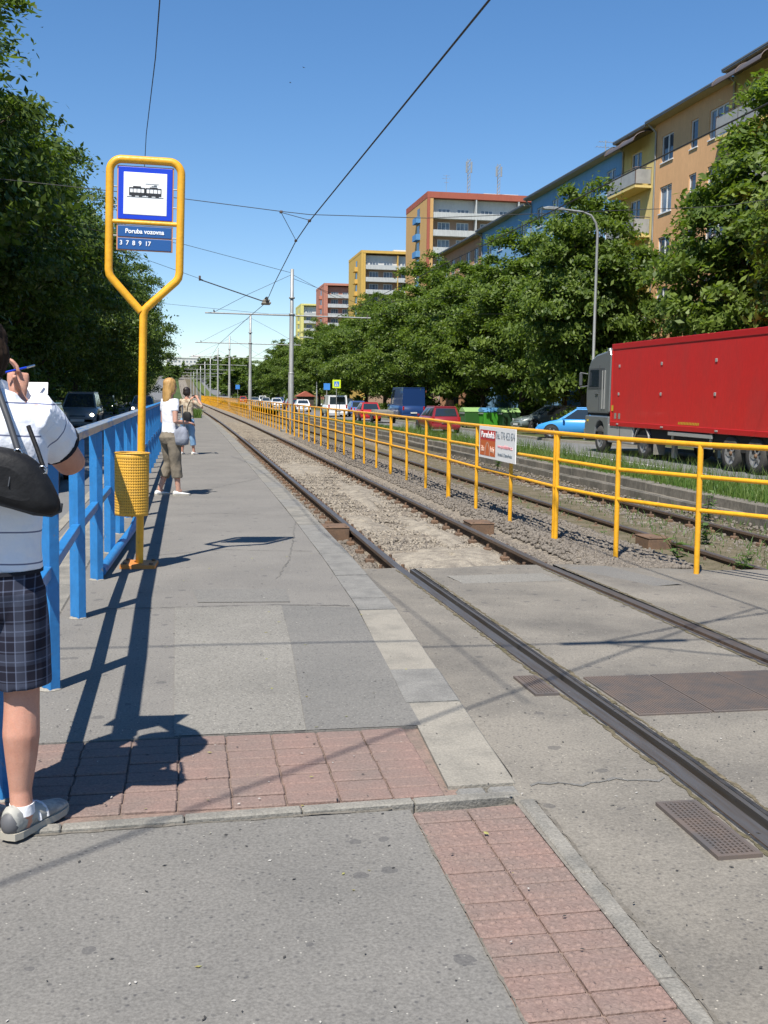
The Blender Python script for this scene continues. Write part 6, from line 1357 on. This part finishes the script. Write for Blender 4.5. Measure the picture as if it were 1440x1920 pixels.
# black shoulder bag hanging across his back
BG = thing('shoulder_bag', 'black leather shoulder bag hanging on the back of the striped polo', 'bag', (-.60, 3.70, 0))
def pxl(px, py, y=3.50): return ((px-352)/2000*y*1.012+.62+.0, 1.5-(py-736)/2000*y*1.01)
ol = [pxl(*p) for p in [(-110, 838), (-40, 826), (5, 832), (45, 838), (78, 858), (100, 893), (118, 936), (116, 950), (100, 958), (70, 955), (30, 942), (-20, 928), (-80, 920), (-125, 900)]]
cx_, cz_ = sum(p[0] for p in ol)/len(ol), sum(p[1] for p in ol)/len(ol); rings = []
for dy_, k in ((-.075, .50), (-.065, .82), (-.04, .96), (0, 1), (.03, .97), (.045, .85)): rings.append([(cx_+(x-cx_)*k, -.20+dy_*.9, cz_+(z-cz_)*k) for x, z in ol])
bo = MB().loft(rings).build('bag_body', M['leather'], BG); sb_ = bo.modifiers.new('sub', 'SUBSURF'); sb_.levels = 1; sb_.render_levels = 2
rr_ = [(x, -.20+.012, z) for x, z in ol]; MB().tube([(cx_+(x-cx_)*.985, -.205, cz_+(z-cz_)*.985) for x, z in ol[6:]], .006, 6).build('piping', M['bagtrim'], BG)
a_ = pxl(45, 842); MB().tube([(a_[0], -.205, a_[1]), (a_[0]-.035, -.165, a_[1]+.10), (a_[0]-.075, -.118, a_[1]+.20), (a_[0]-.085, -.06, a_[1]+.225), (a_[0]-.09, .03, a_[1]+.225), (a_[0]-.10, .13, a_[1]+.1)], .011, 6).build('strap', M['bagtrim'], BG)
b_ = pxl(86, 872); MB().tube([(b_[0], -.19, b_[1]), (b_[0]-.022, -.165, b_[1]+.06), (b_[0]-.05, -.14, b_[1]+.13)], .008, 6).build('strap', M['leather'], BG)
for q in (a_, b_): MB().tube([(q[0]+.013*math.cos(w), -.215, q[1]-.006+.013*math.sin(w)) for w in [2*math.pi*i/10 for i in range(11)]], .003, 5).build('buckle', M['chrome'], BG)
MB().tube([(a_[0]-.005, -.235, a_[1]-.015), (a_[0]-.015, -.262, a_[1]-.06), (a_[0]-.022, -.272, a_[1]-.105)], .0025, 5).build('zip_pull', M['bagtrim'], BG)
pp_ = tag(MB().add([(-.20, 0, -.09), (.13, 0, -.10), (.13, .006, .085), (-.20, .006, .085), (-.20, .003, -.09), (.13, .003, -.10), (.13, .009, .085), (-.20, .009, .085)], [(0, 1, 2, 3), (7, 6, 5, 4), (0, 4, 5, 1), (1, 5, 6, 2), (2, 6, 7, 3), (3, 7, 4, 0)]).build('paper_sheet', M['paper']), 'sheet of white paper held in front of the striped polo', 'paper'); pp_.location = (-.640, 4.12, 1.452); pp_.rotation_euler = (R_(-14), 0, R_(-4))
pn = thing('pen', 'blue pen held in the raised hand beside the ear', 'pen', (0, 0, 0)); MB().tube([(-.645, 4.03, 1.565), (-.575, 4.07, 1.585)], .0038, 8).build('barrel', M['signblue'], pn); MB().tube([(-.575, 4.07, 1.585), (-.548, 4.088, 1.594)], .004, 8).build('cap', M['chrome'], pn)

# --- standing figures further along the platform (local: facing +Y)
def stander(loc, rz, H, label, skin, top, low, hairm, long_hair, stance, arms, capri, shoes_m, sleeve=.16, wide=1.0, headturn=0.0, bust=True):
    t = thing('person', label, 'person', loc, rz); k = H/1.70; t.scale = (k, k, k)
    mb = MB(); P, R3 = head(mb, (0, .015, 1.565), headturn, .96)
    seg(mb, [((0, -.01, 1.36), .06, .06), ((0, -.005, 1.43), .048, .05), ((0, .005, 1.50), .047, .05)])
    ball(mb, (0, 0, 1.2), .13, .085, .24); ball(mb, (0, 0, .9), .14, .1, .13)
    for pts in arms:
        p = [Vector(q) for q in pts]; m1 = p[0].lerp(p[1], .5); m2 = p[1].lerp(p[2], .4)
        seg(mb, [(p[0], .046, .046), (m1, .042, .042), (p[1], .036, .036), (m2, .037, .035), (p[2], .024, .022)]); d = (p[2]-p[1]).normalized(); hand(mb, p[2], d, (0, 0, -1) if abs(d.z) < .8 else (0, 1, 0), .92, .5)
    for (hx, knee, ank) in stance:
        kn, an = Vector(knee), Vector(ank)
        seg(mb, [((hx, 0, .86), .08, .085), (Vector((hx, 0, .86)).lerp(kn, .5), .07, .074), (kn, .053, .056), (kn.lerp(an, .3), .053, .056), (kn.lerp(an, .7), .038, .04), (an, .032, .036), (an+Vector((0, .03, -.035)), .034, .05)])
    fuse(mb, 'body', skin, t, .010, 3); eyes(t, P, R3, .96)
    tp = MB(); seg(tp, [((0, 0, .90), .148*wide, .108), ((0, 0, 1.0), .135*wide, .10), ((0, -.005, 1.12), .135*wide, .10), ((0, .012 if bust else 0, 1.24), .158*wide, .118), ((0, 0, 1.33), .165*wide, .10), ((0, -.005, 1.39), .105, .07)], 20)
    for pts in arms:
        p = [Vector(q) for q in pts]; d = (p[1]-p[0]).normalized(); seg(tp, [(p[0]-d*.04-Vector((p[0].x*.12, 0, 0)), .056, .06), (p[0]+d*.04, .054, .056), (p[0]+d*sleeve, .051, .053)])
    fuse(tp, 'top', top, t, .011, 2, noise=.006, nsc=11, seed=2)
    lw = MB(); seg(lw, [((0, 0, .97), .118*wide, .085), ((0, 0, .915), .142*wide, .105), ((0, -.012, .84), .172*wide, .135), ((0, 0, .76), .155*wide, .12)], 20)
    for (hx, knee, ank) in stance:
        kn, an = Vector(knee), Vector(ank); e = kn.lerp(an, capri); seg(lw, [((hx, 0, .86), .094, .12), (Vector((hx, 0, .86)).lerp(kn, .5), .090, .098), (kn, .074, .082), (e, .072, .082)])
    fuse(lw, 'trousers', low, t, .011, 2, noise=.010, nsc=10, seed=5)
    hb = MB(); ball(hb, P(0, -.018, .042), .085, .098, .088, R3); ball(hb, P(0, -.05, -.02), .080, .065, .085, R3)
    for sx in (-1, 1): ball(hb, P(sx*.07, -.005, -.02), .028, .045, .08, R3)
    if long_hair: seg(hb, [(P(0, -.04, .02), .082, .07), (P(0, -.055, -.09), .092, .060), (P(.0, -.068, -.18), .088, .045), (P(0, -.075, -.27), .060, .032), (P(0, -.075, -.31), .02, .015)], 16)
    fuse(hb, 'hair', hairm, t, .011, 2, noise=.006, nsc=22)
    for (hx, knee, ank), yaw in zip(stance, (R_(-12), R_(10))): shoe(t, (ank[0], ank[1]-.01, 0), yaw, shoes_m, M['sole'], .255, low=True)
    return t
wm = stander((-.26, 15.95, 0), R_(-58), 1.73, 'blonde person in white t-shirt and khaki cropped trousers beside the railing', M['skin2'], M['tee'], M['khaki'], M['hair_bl'], True,
        [(.085, (.10, .03, .47), (.115, .06, .085)), (-.085, (-.10, .04, .47), (-.13, -.10, .085))], [((.148, 0, 1.34), (.195, -.03, 1.07), (.15, .20, 1.05)), ((-.148, 0, 1.34), (-.19, .0, 1.06), (-.14, .20, .98))], .55, M['shoew'], .13)
hb_ = thing('handbag', 'grey cloth handbag on the arm of the blonde person', 'handbag', (-.12, 15.82, .90), R_(-50))
def bagring(w, d, z, n=16): return [(w*math.copysign(abs(math.cos(a))**.7, math.cos(a)), d*math.copysign(abs(math.sin(a))**.7, math.sin(a)), z) for a in [2*math.pi*i/n for i in range(n)]]
o = MB().loft([bagring(.10, .04, -.155), bagring(.165, .068, -.14), bagring(.175, .075, -.06), bagring(.15, .058, .06), bagring(.12, .03, .115)]).build('bag_body', M['greybag'], hb_)
MB().tube([(-.11, 0, .10), (-.09, .0, .24), (-.02, .03, .40), (.04, .02, .42), (.08, -.01, .26), (.11, 0, .10)], .012, 6).build('strap', M['bagtrim'], hb_)
p3 = stander((-.02, 26.6, 0), R_(-28), 1.66, 'dark-haired person in patterned beige blouse and cropped jeans further along the platform', M['skin'], M['blouse'], M['denim'], M['hair_dk'], False,
        [(.085, (.11, .04, .47), (.14, .08, .085)), (-.085, (-.11, .03, .47), (-.15, .0, .085))], [((.165, 0, 1.33), (.37, .10, 1.18), (.13, .30, 1.42)), ((-.165, 0, 1.33), (-.24, .08, 1.12), (-.06, .30, 1.38))], .62, M['shoew'], .26, 1.18, R_(-20))
pc = thing('compact_camera', 'small dark camera raised to the face of the dark-haired person', 'camera', (.16, 26.93, 1.42), R_(-28)); bevel(MB().box(-.055, .055, -.02, .02, -.035, .035).build('camera_body', M['black'], pc), .006); MB().lathe([(.022, .02), (.02, .045), (.001, .045)], axis='y', n=12).build('lens', M['chrome'], pc)
bk = thing('backpack', 'dark bag hanging at the hip of the dark-haired person', 'bag', (-.02, 26.38, .92), R_(-20)); MB().loft([bagring(.09, .045, -.14), bagring(.11, .055, -.1), bagring(.10, .05, .08), bagring(.06, .02, .13)]).build('bag_body', M['leather'], bk)
MB().tube([(0, 0, .12), (.03, -.01, .28), (.10, 0, .42)], .011, 6).build('strap', M['leather'], bk)

# ------------------------------------------------------------------ small things
def bird(p, a, lab):
    t = thing('bird', lab, 'bird', p, a, 'birds in the sky'); b = MB(); ball(b, (0, 0, 0), .05, .13, .045); b.build('body', M['wire'], t)
    for sx in (-1, 1): MB().add([(0, .05, 0), (sx*.16, .04, .06), (sx*.30, -.05, .03), (sx*.15, -.04, .05), (0, -.04, 0), (0, .05, -.012), (sx*.16, .04, .048), (sx*.30, -.05, .02), (sx*.15, -.04, .038), (0, -.04, -.012)], [(0, 1, 2, 3, 4), (9, 8, 7, 6, 5), (0, 5, 6, 1), (1, 6, 7, 2), (2, 7, 8, 3), (3, 8, 9, 4)]).build('wing', M['wire'], t)
bird((15.8, 150, 45.6), .6, 'tiny dark bird high in the sky, right of the other one near the middle'); bird((14.0, 150, 43.5), 1.2, 'tiny dark bird in mid sky, left and below its companion'); bird((-18.2, 150, 48.4), -.7, 'tiny dark bird alone in the sky above the left trees')
r = random.Random(4); pts = []
for k in range(16): a = 2*math.pi*k/16; q = r.uniform(.5, 1); pts.append((2.93+.20*q*math.cos(a), 4.52+.10*q*math.sin(a)))
tag(MB().add([(x, y, cross_z(x, y)+.0045) for x, y in pts], [list(range(16))]).build('white_spill', mat('white_lime_spill', (.60, .56, .52), .95, col2=(.40, .37, .33), scale=14), fix=False), 'irregular white spill on the asphalt at the right picture edge', 'spill')

bpy.data.scenes.remove(TS)
